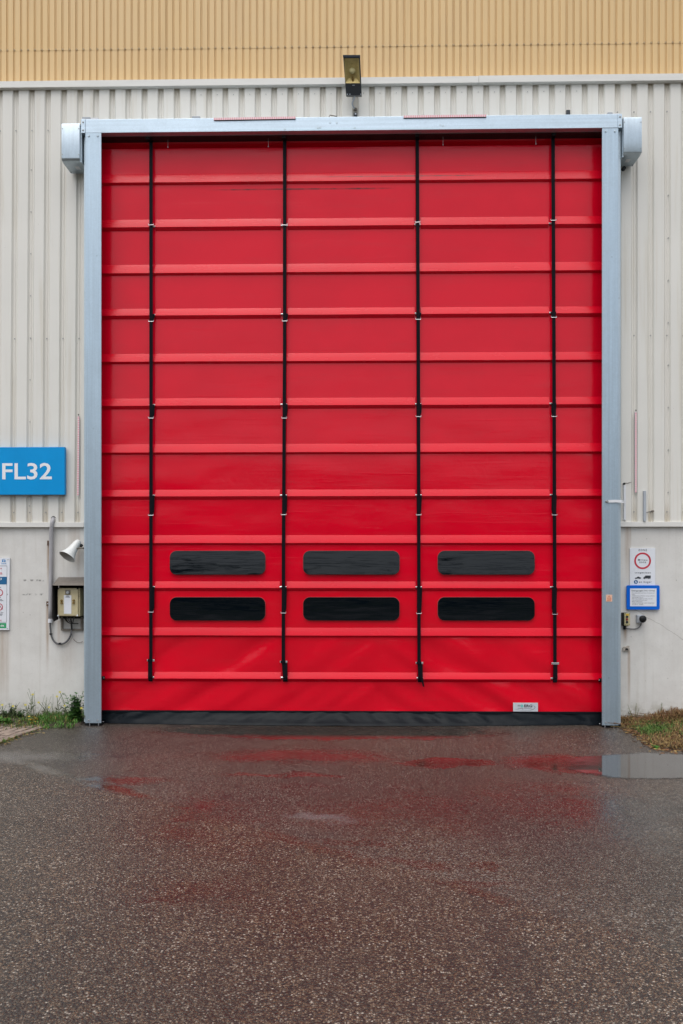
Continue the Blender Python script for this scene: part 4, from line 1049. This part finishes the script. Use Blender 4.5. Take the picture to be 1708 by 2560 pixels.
# ------------------------------------------------------------------ trunking and rods on the right
q = thing('white_trunking', 'white cable trunking with an arm screwed to the right door post', 'trunking', W(1563, 1300, .31))
a = W(1560.2, 1213, .305); b = W(1567.2, 1300, .305); MB().box(a.x, b.x - .008, .305, .329, b.z, a.z).build('duct', M_PLAST, q, bevel=.002)
pa = [W(1521.5, 1253.4, -.014), W(1540, 1252.6, -.016), W(1556, 1253.8, -.012), W(1560.5, 1255, .06), W(1563, 1256.5, .29)]
vs = []; 
for p in pa: vs += [p + Vector((0, 0, .015)), p - Vector((0, 0, .015)), p + Vector((0, .006, -.015)), p + Vector((0, .006, .015))]
fs = []
for k in range(len(pa) - 1):
    for j in range(4): fs.append((k*4 + j, k*4 + (j+1) % 4, (k+1)*4 + (j+1) % 4, (k+1)*4 + j))
fs += [(0, 3, 2, 1), (16, 17, 18, 19)]
MB().add(vs, fs).build('arm', M_PLAST, q, auto=True)
MB().disc(W(1518, 1253.5, -.01), .018, -.020, -.001, 12, r2=.012).build('screw', M_ZINC, q, smooth=40)
q = thing('wall_hook', 'small black hook above the white trunking by the right post', 'hook', W(1561, 1210, .31))
MB().disc(W(1561, 1209.5, .31), .012, .300, .328, 10).build('stud', M_RUBBER, q)
MB().tube(smooth_path([W(1563, 1207.5, .325), W(1570, 1208, .326), W(1574, 1206, .326), W(1579, 1205.5, .326)], 4), .003, 5).build('wire', M_OLDSTEEL, q)
q = thing('grey_rod', 'grey square rod standing on the base trim right of the door', 'rod', W(1613, 1303, .31))
MB().pbox(1609.8, 1227.2, 1615.8, 1303.5, .30, .028).build('profile', M_GREYP, q, bevel=.002)
q = thing('round_fixing', 'dark round knob on the off-white cladding beside the grey rod', 'knob', W(1632.5, 1280, .31))
MB().disc(W(1632.4, 1278.3, .31), .015, .295, .328, 12, r2=.012).build('knob', M_OLDSTEEL, q, smooth=40)
MB().tube([W(1616.5, 1281, .318), W(1630, 1278.3, .312)], .004, 6).build('wire', M_CABLE, q)

# ------------------------------------------------------------------ signs right of the door
YZ = .345
zs_ = thing('zone_sign', 'white ZONE sign with a red Milieu zone ring', 'sign', W(1607, 1464, YZ))
MB().pbox(1575.4, 1370.3, 1638.8, 1470, YZ, .014).build('plate', M_SIGNW, zs_, bevel=.001)
Y1 = YZ - .0013
text('lettering', 'ZONE', M_LETG, zs_, 1596.3, 1617.8, 1372.4, 1377.6, Y1, .012, 1.35)
c_ = W(1607, 1402, Y1); r_o = (W(1628, 1402, Y1).x - c_.x)
MB().ring(c_, r_o*.795, r_o*1.0, Y1 - .0004, Y1 + .0004, 56).build('red_ring', M_LETR, zs_)
text('lettering', 'Milieu', M_LETG, zs_, 1595.4, 1618.8, 1397.2, 1402.0, Y1, .012, 1.25)
text('lettering', 'zone', M_LETG, zs_, 1598.6, 1615.6, 1403.6, 1407.6, Y1, .012, 1.25, cap=False)
text('lettering', 'toegestaan', M_LETG, zs_, 1587.2, 1627.4, 1429.0, 1433.4, Y1, .012, 1.3)
def zpoly(pts, mt, nm):
    w = [W(x, y, Y1) for x, y in pts]; MB().add([(p.x, Y1, p.z) for p in w], [tuple(range(len(w)))]).build(nm, mt, zs_)
zpoly([(1587.2, 1445.6), (1589, 1444.2), (1592.5, 1443.6), (1594.3, 1441.8), (1598.2, 1441.6), (1600, 1443.4), (1603.2, 1444), (1603.4, 1445.8), (1602, 1446.4), (1588, 1446.4)], M_LETK, 'car_pictogram')
zpoly([(1608.3, 1446.2), (1608.6, 1444), (1611, 1443), (1613.5, 1439.6), (1614.4, 1438.9), (1627.3, 1438.9), (1627.3, 1446.2)], M_LETK, 'truck_pictogram')
zpoly([(1612.2, 1442.8), (1614, 1440.6), (1615.4, 1440.6), (1615.4, 1442.8)], M_SIGNW, 'cab_window')
bpy.data.objects[-1].location if False else None
for px, py in ((1590.4, 1446.4), (1600, 1446.4), (1611.6, 1446.4), (1622.6, 1446.4)): MB().disc(W(px, py, Y1 - .0008), .0055, Y1 - .0012, Y1 - .0006, 12).build('wheel', M_LETK, zs_)
MB().disc(W(1590.2, 1454.8, Y1), .0235, Y1 - .0004, Y1 + .0004, 24).build('blue_disc', M_NAVY, zs_)
text('lettering', '5', M_LETW, zs_, 1588.4, 1592.2, 1452.2, 1457.6, Y1 - .001, .03)
text('lettering', 'en hoger', M_LETG, zs_, 1598, 1629.6, 1452.2, 1457.0, Y1, .012, 1.3)
YB2 = .325
bs_ = thing('rules_sign', 'blue framed plate with rules text just below the ZONE sign', 'sign', W(1608, 1524, YB2))
x0, x1, z0, z1 = prect(1567.2, 1463.4, 1649.6, 1524, YB2)
MB().prism(rrect(x0, x1, z0, z1, .018), YB2, YB2 + .015).build('plate', M_BLUE2, bs_)
MB().pbox(1575.7, 1471.2, 1641.9, 1515.8, YB2 - .0012, .001).build('sheet', M_SIGNW, bs_)
Y2 = YB2 - .0022
text('lettering', 'Gedragsregels DVL3 CH hal', M_LETG, bs_, 1579.2, 1637, 1474.9, 1478.3, Y2, .015)
for s_, py, xe in (('Het binnenrijden en verlaten van hal op groen', 1483.4, 1636.6), ('sein', 1487, 1587), ('Het binnenrijden of verlaten met geopende hal', 1490.6, 1636.6), ('Niet wenden in de hal', 1494.2, 1608),
                   ('Daar is het mogelijk voor ieder, ook met', 1497.8, 1631.5), ('kraan de lichtschermen staan', 1501.3, 1618), ('Motor uit bij wachten', 1504.8, 1606.5), ('Schades en afwijkingen melden bij baanleider', 1508.4, 1637), ('CH hal', 1511.8, 1608)):
    text('lettering', s_, M_LETG, bs_, 1581, xe, py - 2.1, py, Y2, .004)

# ------------------------------------------------------------------ button station, black push knob, broken stub
bt = thing('button_station', 'yellow three-button station on the concrete by the right post', 'switch box', W(1569, 1565, .33))
MB().pbox(1558.4, 1532.2, 1572, 1565.5, .285, .073).build('back_box', M_RUBBER, bt, bevel=.003)
MB().pbox(1562, 1533, 1575.7, 1564, .255, .030).build('cover', M_YELLOW, bt, bevel=.003)
MB().pbox(1565.5, 1535, 1572.8, 1539.2, .2535, .001).build('emblem', M_YELLOWP, bt)
for py, mt in ((1541.9, M_ANTH), (1548.5, M_BTNR), (1555.4, M_ANTH)): MB().disc(W(1568.1, py, .25), .0145, .240, .254, 16, r2=.012).build('button', mt, bt, smooth=40)
for px, py in ((1564.2, 1534.2), (1574, 1534.2), (1564, 1562), (1573.8, 1562)): MB().disc(W(px, py, .254), .004, .251, .2545, 6).build('screw', M_RUST, bt)
MB().tube([W(1563, 1563, .32), W(1561.5, 1573, .335)], .016, 8).build('cable_gland', M_RUBBER, bt)
kb = thing('push_knob', 'black mushroom knob on a pale box beneath the blue rules plate', 'push button', W(1604, 1558, .33))
MB().pbox(1594.2, 1538, 1611.5, 1557.5, .30, .058).build('box', M_GREYP, kb, bevel=.004)
m = lathe([(0, .022), (.03, .024), (.034, .040), (.046, .0425), (.060, .038), (.068, .022), (.070, .001)], W(1604, 1546.6, .30), Vector((0.02, -1, -.02)).normalized(), 24); m.build('knob', M_RUBBER, kb, smooth=50)
MB().tube(smooth_path([W(1603.5, 1558, .33), W(1602, 1563, .34), W(1596.5, 1569.5, .345), W(1587, 1572.5, .348), W(1575, 1572, .348), W(1564, 1571, .345)], 6), .006, 8).build('cable', M_CABLE, kb, smooth=True)
sb = thing('broken_box', 'broken pale junction box remnant by the right post above the grass', 'junction box', W(1566, 1629, .34))
m = MB(); rb = random.Random(4)
out = [(1558.8, 1628), (1574.6, 1628), (1574.8, 1622), (1573, 1618), (1575, 1615.6), (1571, 1614.5), (1566, 1617.5), (1561, 1617.2), (1558.6, 1620)]
m.prism([(p.x, p.z) for p in [W(x, y, .335) for x, y in out]], .335, .36); m.build('shell', mk('broken_plastic', (0.40, 0.36, 0.31), 0.7, var=0.4, scale=40, bump=.6, bscale=60), sb)
MB().prism([(p.x, p.z) for p in [W(x, y, .332) for x, y in ((1563, 1626), (1572, 1625.5), (1570, 1621), (1565, 1620.5))]], .331, .334).build('cavity', M_HOODIN, sb)

# ================================================================== ground by the walls
# ---- right: soil bank with straw and grass
def ground_poly(pxs): return [G(x, y) for x, y in pxs]
def inside(x, y, poly):
    r = False; n = len(poly)
    for i in range(n):
        a, b = poly[i], poly[(i+1) % n]
        if (a.y > y) != (b.y > y) and x < (b.x - a.x)*(y - a.y)/(b.y - a.y) + a.x: r = not r
    return r
def edge_dist(x, y, poly, n_edges):
    d = 9.0; p = Vector((x, y))
    for i in range(n_edges):
        a = Vector((poly[i].x, poly[i].y)); b = Vector((poly[i+1].x, poly[i+1].y)); ab = b - a
        u = max(0, min(1, (p - a).dot(ab)/ab.length_squared)); d = min(d, (p - a - ab*u).length)
    return d
front = [(1560, 1821), (1578, 1824), (1592, 1829), (1603, 1838), (1616, 1852), (1634, 1864), (1660, 1871), (1708, 1875), (1800, 1878), (1960, 1880)]
polyR = ground_poly(front); ne = len(polyR) - 1
polyR += [Vector((polyR[-1].x, .36, 0)), Vector((polyR[0].x, .36, 0))]
def bankR(x, y):
    return .006 + min(1, edge_dist(x, y, polyR, ne)/.35)*(.045 + .03*max(0, min(1, (x - 3.4)/.6))) + .012*mnoise.noise(Vector((x*4, y*4, 0)))
def bank_mesh(poly, hf, name, step=.06):
    x0, x1 = min(p.x for p in poly), max(p.x for p in poly); y0, y1 = min(p.y for p in poly), .36
    nx, ny = int((x1-x0)/step) + 1, int((y1-y0)/step) + 1; vs = []; ok = []
    for j in range(ny + 1):
        for i in range(nx + 1):
            x = x0 + (x1-x0)*i/nx; y = y0 + (y1-y0)*j/ny; ins = inside(x, min(y, .355), poly)
            vs.append((x, y, hf(x, y) if ins else -.02)); ok.append(ins)
    fs = []
    for j in range(ny):
        for i in range(nx):
            q = (j*(nx+1)+i, j*(nx+1)+i+1, (j+1)*(nx+1)+i+1, (j+1)*(nx+1)+i)
            if any(ok[k] for k in q): fs.append(q)
    return MB().add(vs, fs).build(name, M_SOIL, smooth=True)
sr = bank_mesh(polyR, bankR, 'soil_bank'); tag(sr, 'strip of dark soil along the wall right of the door', kind='structure')
def blade(m, x, y, z, h, w, lean, az, mi=0, droop=.3):
    d = Vector((math.cos(az), math.sin(az), 0)); s_ = Vector((-d.y, d.x, 0))*w
    p0 = Vector((x, y, z)); p1 = p0 + d*lean*.45*h + Vector((0, 0, h*.62)); p2 = p0 + d*lean*h + Vector((0, 0, h*(1 - droop*abs(lean))))
    m.add([p0 - s_, p0 + s_, p1 + s_*.7, p1 - s_*.7, p2], [(0, 1, 2, 3), (3, 2, 4)], mi)
rg = random.Random(11)
mg, my = MB(), MB()
x0, x1 = polyR[0].x, polyR[-3].x
for k in range(9500):
    x = rg.uniform(x0, min(x1, 6.2)); y = rg.uniform(-1.05, .35)
    if not inside(x, y, polyR): continue
    z = bankR(x, y) - .004; ed_ = edge_dist(x, y, polyR, ne)
    cl = mnoise.noise(Vector((x*2.6, y*2.6, 5)))
    # a green patch in the middle, straw round it
    gp = math.exp(-(((x - 3.30)/.22)**2 + ((y + .25)/.22)**2)) + .35*math.exp(-(((x - 3.62)/.3)**2 + ((y - .05)/.2)**2)) + .15*cl
    if rg.random() < gp*1.1: blade(mg, x, y, z, rg.uniform(.025, .075), rg.uniform(.0025, .005), rg.uniform(.2, .9), rg.uniform(0, 6.28), 0 if rg.random() < .75 else 1)
    else:
        h = rg.uniform(.02, .075) * (1.25 if x > 3.55 and y > -.1 else .9)
        blade(my, x, y, z, h, rg.uniform(.002, .0045), rg.uniform(.6, 1.6), rg.uniform(0, 6.28), 0 if rg.random() < .55 else 1, .55)
# long dry stalks lying over the bank
for k in range(160):
    x = rg.uniform(x0 + .05, 5.5); y = rg.uniform(-.1, .34)
    if not inside(x, y, polyR): continue
    az = rg.uniform(-.5, .5) + (math.pi if rg.random() < .5 else 0); ln = rg.uniform(.12, .38); p0 = Vector((x, y, bankR(x, y) + rg.uniform(.01, .05)))
    p1 = p0 + Vector((math.cos(az)*ln, math.sin(az)*ln*.6, rg.uniform(-.02, .05))); s_ = Vector((0, 0, .0025))
    if p1.y > .35: p1.y = .34
    my.add([p0 - s_, p1 - s_, p1 + s_, p0 + s_], [(0, 1, 2, 3)], rg.choice((0, 1, 1)))
# bits of straw, grit and dead leaf strewn over the edge onto the asphalt
for k in range(420):
    e_ = rg.randrange(0, ne - 1); a, b = polyR[e_], polyR[e_ + 1]; u = rg.random(); o_ = abs(rg.gauss(0, .09))
    p0 = a.lerp(b, u) + Vector((-o_*.6, -o_, .004)); az = rg.uniform(0, 6.28); ln = rg.uniform(.01, .06); d = Vector((math.cos(az), math.sin(az), 0))*ln; s_ = Vector((-d.y, d.x, 0)).normalized()*rg.uniform(.0015, .005)
    my.add([p0 - s_, p0 + d - s_*.4, p0 + d + s_*.4 + Vector((0, 0, .006)), p0 + s_ + Vector((0, 0, .004))], [(0, 1, 2, 3)], rg.choice((0, 1, 1)))
# a mound of dead stalks by the wall
for k in range(900):
    x = rg.gauss(3.72, .2); y = rg.uniform(.08, .34); hgt_ = .13*math.exp(-((x - 3.72)/.24)**2)
    if x < x0: continue
    blade(my, x, y, bankR(x, y) + rg.random()*hgt_*.6, rg.uniform(.04, .10), rg.uniform(.002, .004), rg.uniform(.8, 1.8), rg.uniform(0, 6.28), 1 if rg.random() < .7 else 0, .5)
og = mg.build('green_grass', [M_GRASSG, M_GRASSM]); tag(og, 'green grass tufts on the bank right of the door', kind='stuff')
oy = my.build('dry_grass', [M_GRASSY, M_GRASSB]); tag(oy, 'dry straw-coloured grass along the right wall', kind='stuff')
# thin dry weeds against the right wall and a sprig on the asphalt
def weed(name, label, cat, base, stems, mats, group=None, leaf=.02, spread=.5, rs=None, flowers=0, leaves=10, h=(.2, .4), lw=.35, flr=.014):
    t_ = thing(name, label, cat, base, group); rs = rs or random.Random(1)
    ms, ml, mf = MB(), MB(), MB()
    for k in range(stems):
        az = rs.uniform(0, 6.28); sp_ = rs.uniform(0, spread); hh = rs.uniform(*h)
        d = Vector((math.cos(az)*sp_, math.sin(az)*sp_*.5, 1)).normalized()
        p = Vector(base) + Vector((rs.uniform(-.02, .02), rs.uniform(-.01, .01), 0)); pts = [p.copy()]
        for q in range(5):
            d = (d + Vector((rs.uniform(-.16, .16), rs.uniform(-.08, .08), .05))).normalized(); p = p + d*hh/5
            p.y = min(p.y, .35); pts.append(p.copy())
        ms.tube(pts, [.0035, .0032, .0028, .0024, .002, .0015], 5)
        for q in range(leaves):
            u = rs.uniform(.12, 1.0)*4.99; i = int(u); pp = pts[i].lerp(pts[i+1], u - i)
            la = rs.uniform(0, 6.28); ld = Vector((math.cos(la), math.sin(la), rs.uniform(-.1, .7))).normalized(); sz = leaf*rs.uniform(.6, 1.5)*(1.15 - u/8)
            sd2 = ld.cross(Vector((rs.uniform(-.4, .4), rs.uniform(-.4, .4), 1))).normalized()*sz*lw
            ml.add([pp, pp + ld*sz*.5 + sd2, pp + ld*sz + Vector((0, 0, -.12*sz)), pp + ld*sz*.5 - sd2], [(0, 1, 2, 3)], 0 if rs.random() < .7 else 1)
        if k < flowers:
            c0 = pts[-1]
            for q in range(5):
                la = 6.28*q/5 + rs.random(); ld = Vector((math.cos(la), math.sin(la)*.6 - .25, math.sin(la)*.45 + .35)); sd2 = Vector((-ld.z, 0, ld.x))*flr*.55
                mf.add([c0, c0 + ld*flr*.6 + sd2, c0 + ld*flr*1.25, c0 + ld*flr*.6 - sd2], [(0, 1, 2, 3)])
    ms.build('stem', mats[2], t_)
    if ml.f: ml.build('leaves', [mats[0], mats[1]], t_)
    if mf.f: mf.build('flower', M_FLOW, t_)
    return t_
def gp_(px, py, zz=.0): p = G(px, py, zz); return p
b = W(1651, 1798, .33); weed('dry_weed', 'thin grey weed with seed heads against the right concrete wall', 'weed', (b.x, .33, .05), 2, (M_LEAFO, M_GRASSB, M_STEMG), leaf=.02, leaves=4, h=(.16, .24), spread=.5, rs=random.Random(31))
b = W(1588, 1798, .33); weed('dry_weed', 'low arching weed against the wall just right of the post', 'weed', (b.x, .33, .04), 5, (M_GRASSM, M_GRASSB, M_GRASSM), leaf=.02, leaves=5, h=(.10, .2), spread=1.0, rs=random.Random(32))
b = G(1639, 1871); weed('grass_sprig', 'small bright green sprig alone on the asphalt before the right bank', 'weed', b, 6, (M_LEAFG, M_LEAFG, M_LEAFG), leaf=.035, leaves=5, h=(.02, .05), spread=1.6, rs=random.Random(33))

# ---- left: brick paving, weeds
eA, eB = G(113, 1818), G(-60, 1880)
u_ = Vector((eB.x - eA.x, eB.y - eA.y)).normalized(); n_ = Vector((u_.y, -u_.x))
if n_.x > 0: n_ = -n_
bed = [eA, Vector((eB.x + u_.x*3, eB.y + u_.y*3, 0)), Vector((-9, eB.y + u_.y*3, 0)), Vector((-9, .355, 0)), Vector((W(150, 1800, .35).x, .355, 0))]
eA2 = eA - Vector((u_.x, u_.y, 0))*.35
pav = MB().add([(p.x, p.y, .004) for p in ([Vector((eA2.x, min(eA2.y, .355), 0))] + bed[1:4])], [(0, 1, 2, 3)]).build('paving_bed', M_SOIL); tag(pav, 'strip of worn brick paving at the left wall', kind='structure')
bl, bw, jt = .200, .092, .017
bmesh_cache = {}
me_src = None
rbk = random.Random(9); nbk = 0
for row in range(0, 14):
    for kcol in range(-3, 18):
        L_, w_ = (bl, bw)
        off = (bl + jt)*(.5 if row % 2 else 0)
        s0 = kcol*(bl + jt) + off; t0 = row*(bw + jt)
        cx_ = eA.x + u_.x*(s0 + bl/2) + n_.x*(t0 + bw/2); cy_ = eA.y + u_.y*(s0 + bl/2) + n_.y*(t0 + bw/2)
        if cy_ > .25 or cx_ < -5.0 or cy_ < -1.6 or cx_ > eA.x + .25: continue
        px_ = 854 + FPX*cx_/(cy_ + 9)
        if px_ < -90: continue
        if me_src is None:
            o = MB().box(-bl/2, bl/2, -bw/2, bw/2, 0, .05).build('brick', M_BRICK, pav, bevel=.006)
            me_src = o.data
            for v in me_src.vertices: v.co += world_loc(pav)
        else:
            o = bpy.data.objects.new('brick', me_src); col.objects.link(o); o.parent = pav
        o.location = Vector((cx_, cy_, -.034 + rbk.uniform(-.005, .005))) - world_loc(pav)
        o.rotation_euler = (rbk.uniform(-.03, .03), rbk.uniform(-.03, .03), math.atan2(u_.y, u_.x) + rbk.uniform(-.025, .025)); nbk += 1
# soil and moss along the wall on the left
def bankL(x, y): return .004 + .045*max(0, min(1, (y + .18)/.4)) + .012*mnoise.noise(Vector((x*5, y*5, 2)))
polyL = [Vector((-8, -.12, 0)), Vector((-4.2, -.10, 0)), Vector((-3.75, -.06, 0)), Vector((-3.45, -.02, 0)), Vector((-3.2, 0.02, 0)), Vector((W(210, 1800, .1).x, .10, 0)), Vector((W(210, 1800, .36).x, .36, 0)), Vector((-8, .36, 0))]
sl = bank_mesh(polyL, bankL, 'soil_strip', .05); tag(sl, 'narrow strip of soil along the left wall', kind='structure')
mgl = MB()
for k in range(7000):
    x = rg.uniform(-6.2, W(205, 1800, .2).x); y = rg.uniform(-.16, .35)
    dens = .55 + .5*mnoise.noise(Vector((x*2.3, y*2, 9)))
    if -3.72 < x < -2.95: dens += .6
    if rg.random() > dens: continue
    z = bankL(x, y) - .004 if inside(x, y, polyL) else .002
    if not inside(x, y, polyL) and rg.random() < .6: continue
    blade(mgl, x, y, z, rg.uniform(.02, .07)*(1.5 if -3.72 < x < -3.0 and y > .05 else 1), rg.uniform(.003, .006), rg.uniform(.2, 1.1), rg.uniform(0, 6.28), (3 if -3.72 < x < -2.95 and rg.random() < .5 else rg.choice((0, 0, 3, 1, 1, 2))))
# moss and grass in the paving joints and at its outer edge
for k in range(2600):
    s0 = rg.uniform(-.3, 3.2); row = rg.randrange(0, 14); t0 = row*(bw + jt) - jt/2 + rg.uniform(-.008, .008)
    if rg.random() < .35: t0 = rg.uniform(-.035, .0); s0 = rg.uniform(.55, 3.2)
    if mnoise.noise(Vector((s0*3, t0*3, 17))) < .08 and t0 > 0: continue
    x = eA.x + u_.x*s0 + n_.x*t0; y = eA.y + u_.y*s0 + n_.y*t0
    if y > .1 or x < -6: continue
    blade(mgl, x, y, .006, rg.uniform(.012, .04), rg.uniform(.003, .006), rg.uniform(.3, 1.3), rg.uniform(0, 6.28), rg.choice((0, 1, 2, 2)))
for k in range(350):
    s0 = rg.uniform(-.35, 2.6); t0 = -abs(rg.gauss(0, .07)); x = eA.x + u_.x*s0 + n_.x*t0; y = eA.y + u_.y*s0 + n_.y*t0
    if y > .1: continue
    az = rg.uniform(0, 6.28); d = Vector((math.cos(az), math.sin(az), 0))*rg.uniform(.008, .045); s_ = Vector((-d.y, d.x, 0)).normalized()*rg.uniform(.002, .005); p0 = Vector((x, y, .004))
    mgl.add([p0 - s_, p0 + d - s_*.4, p0 + d + s_*.4 + Vector((0, 0, .006)), p0 + s_ + Vector((0, 0, .004))], [(0, 1, 2, 3)], rg.choice((1, 2, 2)))
ol = mgl.build('verge_grass', [M_GRASSG, M_GRASSM, M_GRASSY, M_LEAFG]); tag(ol, 'patchy grass and moss along the left wall and paving', kind='stuff')
b = W(191, 1806, .16); weed('bushy_weed', 'bushy dark green weed against the left door post', 'weed', (b.x, .12, .01), 34, (M_LEAFD, M_LEAFG, M_LEAFD), leaf=.055, leaves=28, h=(.16, .39), spread=.40, rs=random.Random(41), lw=.33)
b = W(31, 1800, .25); weed('dark_shrublet', 'small dark shrublet at the foot of the left wall', 'weed', (b.x, .25, .04), 13, (M_LEAFO, M_LEAFD, M_LEAFO), leaf=.035, leaves=22, h=(.08, .21), spread=.4, rs=random.Random(42))
b = W(12, 1800, .25); weed('dark_shrublet', 'low dark green weed clump left of the dark shrublet', 'weed', (b.x, .25, .04), 14, (M_LEAFD, M_LEAFO, M_LEAFD), leaf=.035, leaves=16, h=(.05, .12), spread=1.0, rs=random.Random(43))
b = W(50, 1800, .25); weed('dark_shrublet', 'low dark green weed clump right of the dark shrublet', 'weed', (b.x, .25, .04), 12, (M_LEAFD, M_LEAFO, M_LEAFD), leaf=.032, leaves=16, h=(.05, .11), spread=1.1, rs=random.Random(44))
for px, lab, sd2 in ((27, 'bright green leafy clump at the paving edge before the shrublet', 45), (4, 'bright green leafy clump cut by the left edge of the view', 46)):
    b = W(px, 1812, .1); weed('leafy_clump', lab, 'weed', (b.x, .04, .01), 16, (M_LEAFG, M_LEAFG, M_LEAFG), leaf=.055, leaves=8, h=(.03, .09), spread=1.3, rs=random.Random(sd2), lw=.3)
b = W(88, 1812, .1); weed('yellowing_weed', 'yellowing leafy weed at the end of the brick paving', 'weed', (b.x, .05, .01), 14, (leafmat('yellow_leaf', (0.50, 0.34, 0.05), .25), M_LEAFG, M_STEMG), leaf=.035, leaves=9, h=(.04, .12), spread=.9, rs=random.Random(47))
flw = [(82, 1736, 'tall yellow-flowered weed above the yellowing weed'), (97, 1756, 'yellow-flowered weed with two blooms in the middle of the verge'), (123, 1768, 'yellow-flowered weed leaning over the verge grass'), (143, 1741, 'yellow-flowered weed with a bloom just below the highest one'),
       (150, 1730, 'tallest yellow-flowered weed, between verge grass and bushy weed'), (33, 1765, 'yellow-flowered weed rising above the dark shrublet'), (6, 1762, 'yellow-flowered weed nearest the left edge'), (64, 1762, 'slender yellow-flowered weed right of the shrublet'),
       (162, 1764, 'yellow-flowered weed on the left side of the bushy weed'), (204, 1770, 'yellow-flowered weed between the bushy weed and the post')]
rf = random.Random(60)
for i, (px, py, lab) in enumerate(flw):
    Yf = .20 if px < 190 else .06
    tip = W(px, py, Yf); base = Vector((tip.x + rf.uniform(-.10, .10), Yf, .03)); t_ = thing('flowering_weed', lab, 'weed', base, 'yellow-flowered weeds along the left wall')
    mid = base.lerp(tip, .5) + Vector((rf.uniform(-.05, .05), rf.uniform(-.02, .02), 0)); pts = smooth_path([base, mid, tip], 5)
    m = MB(); m.tube(pts, .0035, 5)
    for q in range(2):
        pp = pts[rf.randrange(3, 8)]; m.tube([pp, pp + Vector((rf.uniform(-.09, .09), 0, rf.uniform(.04, .13)))], .002, 4)
    m.build('stem', M_STEMG, t_)
    m = MB()
    for q in range(12):
        pp = pts[rf.randrange(0, 7)]; la = rf.uniform(0, 6.28); ld = Vector((math.cos(la), math.sin(la)*.5, rf.uniform(.1, .9))).normalized(); sz = rf.uniform(.03, .08)
        s2 = Vector((-ld.z, 0, ld.x))*sz*.09; m.add([pp, pp + ld*sz*.5 + s2, pp + ld*sz, pp + ld*sz*.5 - s2], [(0, 1, 2, 3)])
    m.build('leaves', M_LEAFO, t_)
    m = MB(); fr_ = .017
    for q in range(6):
        la = 6.28*q/6; ld = Vector((math.cos(la), -.35, math.sin(la)*.8)); s2 = Vector((-ld.z, 0, ld.x))*fr_*.45
        m.add([tip, tip + ld*fr_*.6 + s2, tip + ld*fr_, tip + ld*fr_*.6 - s2], [(0, 1, 2, 3)])
    m.ball(tip, .006, 6); m.build('flower', M_FLOW, t_)
# thin grass stalks with seed heads
m = MB()
for k in range(42):
    px = rg.choice((rg.uniform(60, 165), rg.uniform(60, 165), rg.uniform(0, 40))); base = W(px, 1800, .22); base.z = .03
    h = rg.uniform(.12, .30)*(1.2 if 80 < px < 130 else .7); tip = base + Vector((rg.uniform(-.12, .12), rg.uniform(-.03, .03), h))
    m.tube(smooth_path([base, base.lerp(tip, .55) + Vector((rg.uniform(-.02, .02), 0, 0)), tip], 3), .0016, 4)
    if k % 3 == 0: m.ball(tip, .006, 5)
o = m.build('seed_stalks', M_STEMG); tag(o, 'thin grey-green seed stalks along the left wall', kind='stuff')

# ---- puddle at the right
outl = [(1330, 1908), (1375, 1898), (1430, 1890), (1500, 1886), (1546, 1883), (1575, 1882), (1592, 1879), (1620, 1879), (1660, 1881), (1708, 1884), (1790, 1888), (1900, 1900), (1990, 1922), (1900, 1948), (1790, 1950), (1708, 1949), (1640, 1950), (1580, 1950), (1545, 1949), (1500, 1944), (1440, 1934), (1380, 1922)]
gp = [G(x, y, .004) for x, y in outl]; cen = G(1660, 1914, .004)
dense = []
for i in range(len(gp)):
    a, b = gp[i], gp[(i+1) % len(gp)]
    for k in range(6): dense.append(a.lerp(b, k/6))
rings = []
for kk, sgrow in ((0, 1.0), (1, .86), (2, .70), (3, .4)):
    rings.append([cen.lerp(p, 1.0) + (cen - p)*(1 - sgrow)*(.55 if kk < 3 else 1) for p in dense])
vs = [p for r in rings for p in r] + [cen]; n = len(dense); fs = []
for r_ in range(3):
    for i in range(n): fs.append((r_*n + i, r_*n + (i+1) % n, (r_+1)*n + (i+1) % n, (r_+1)*n + i))
for i in range(n): fs.append((3*n + i, 3*n + (i+1) % n, 4*n))
pm = MB().add(vs, fs); pud = pm.build('puddle', M_WATER); tag(pud, 'shallow rain puddle mirroring the wall and the right post', kind='structure')
at = pud.data.attributes.new('depth', 'FLOAT', 'POINT')
vals = []
for r_, dv in zip(range(4), (0.0, .42, .85, 1.0)): vals += [dv]*n
for i in range(len(vals)):
    g_ = pm.v[i]; q_ = g_ - CP; fx_ = CX + FPX*q_.dot(RT)/q_.dot(FW); fade = max(0, min(1, (fx_ - 1350)/130)); vals[i] *= fade*fade*(3 - 2*fade)
vals.append(1.0); at.data.foreach_set('value', vals)
for v in pud.data.vertices: v.co.z = 0
pud.location.z = .004
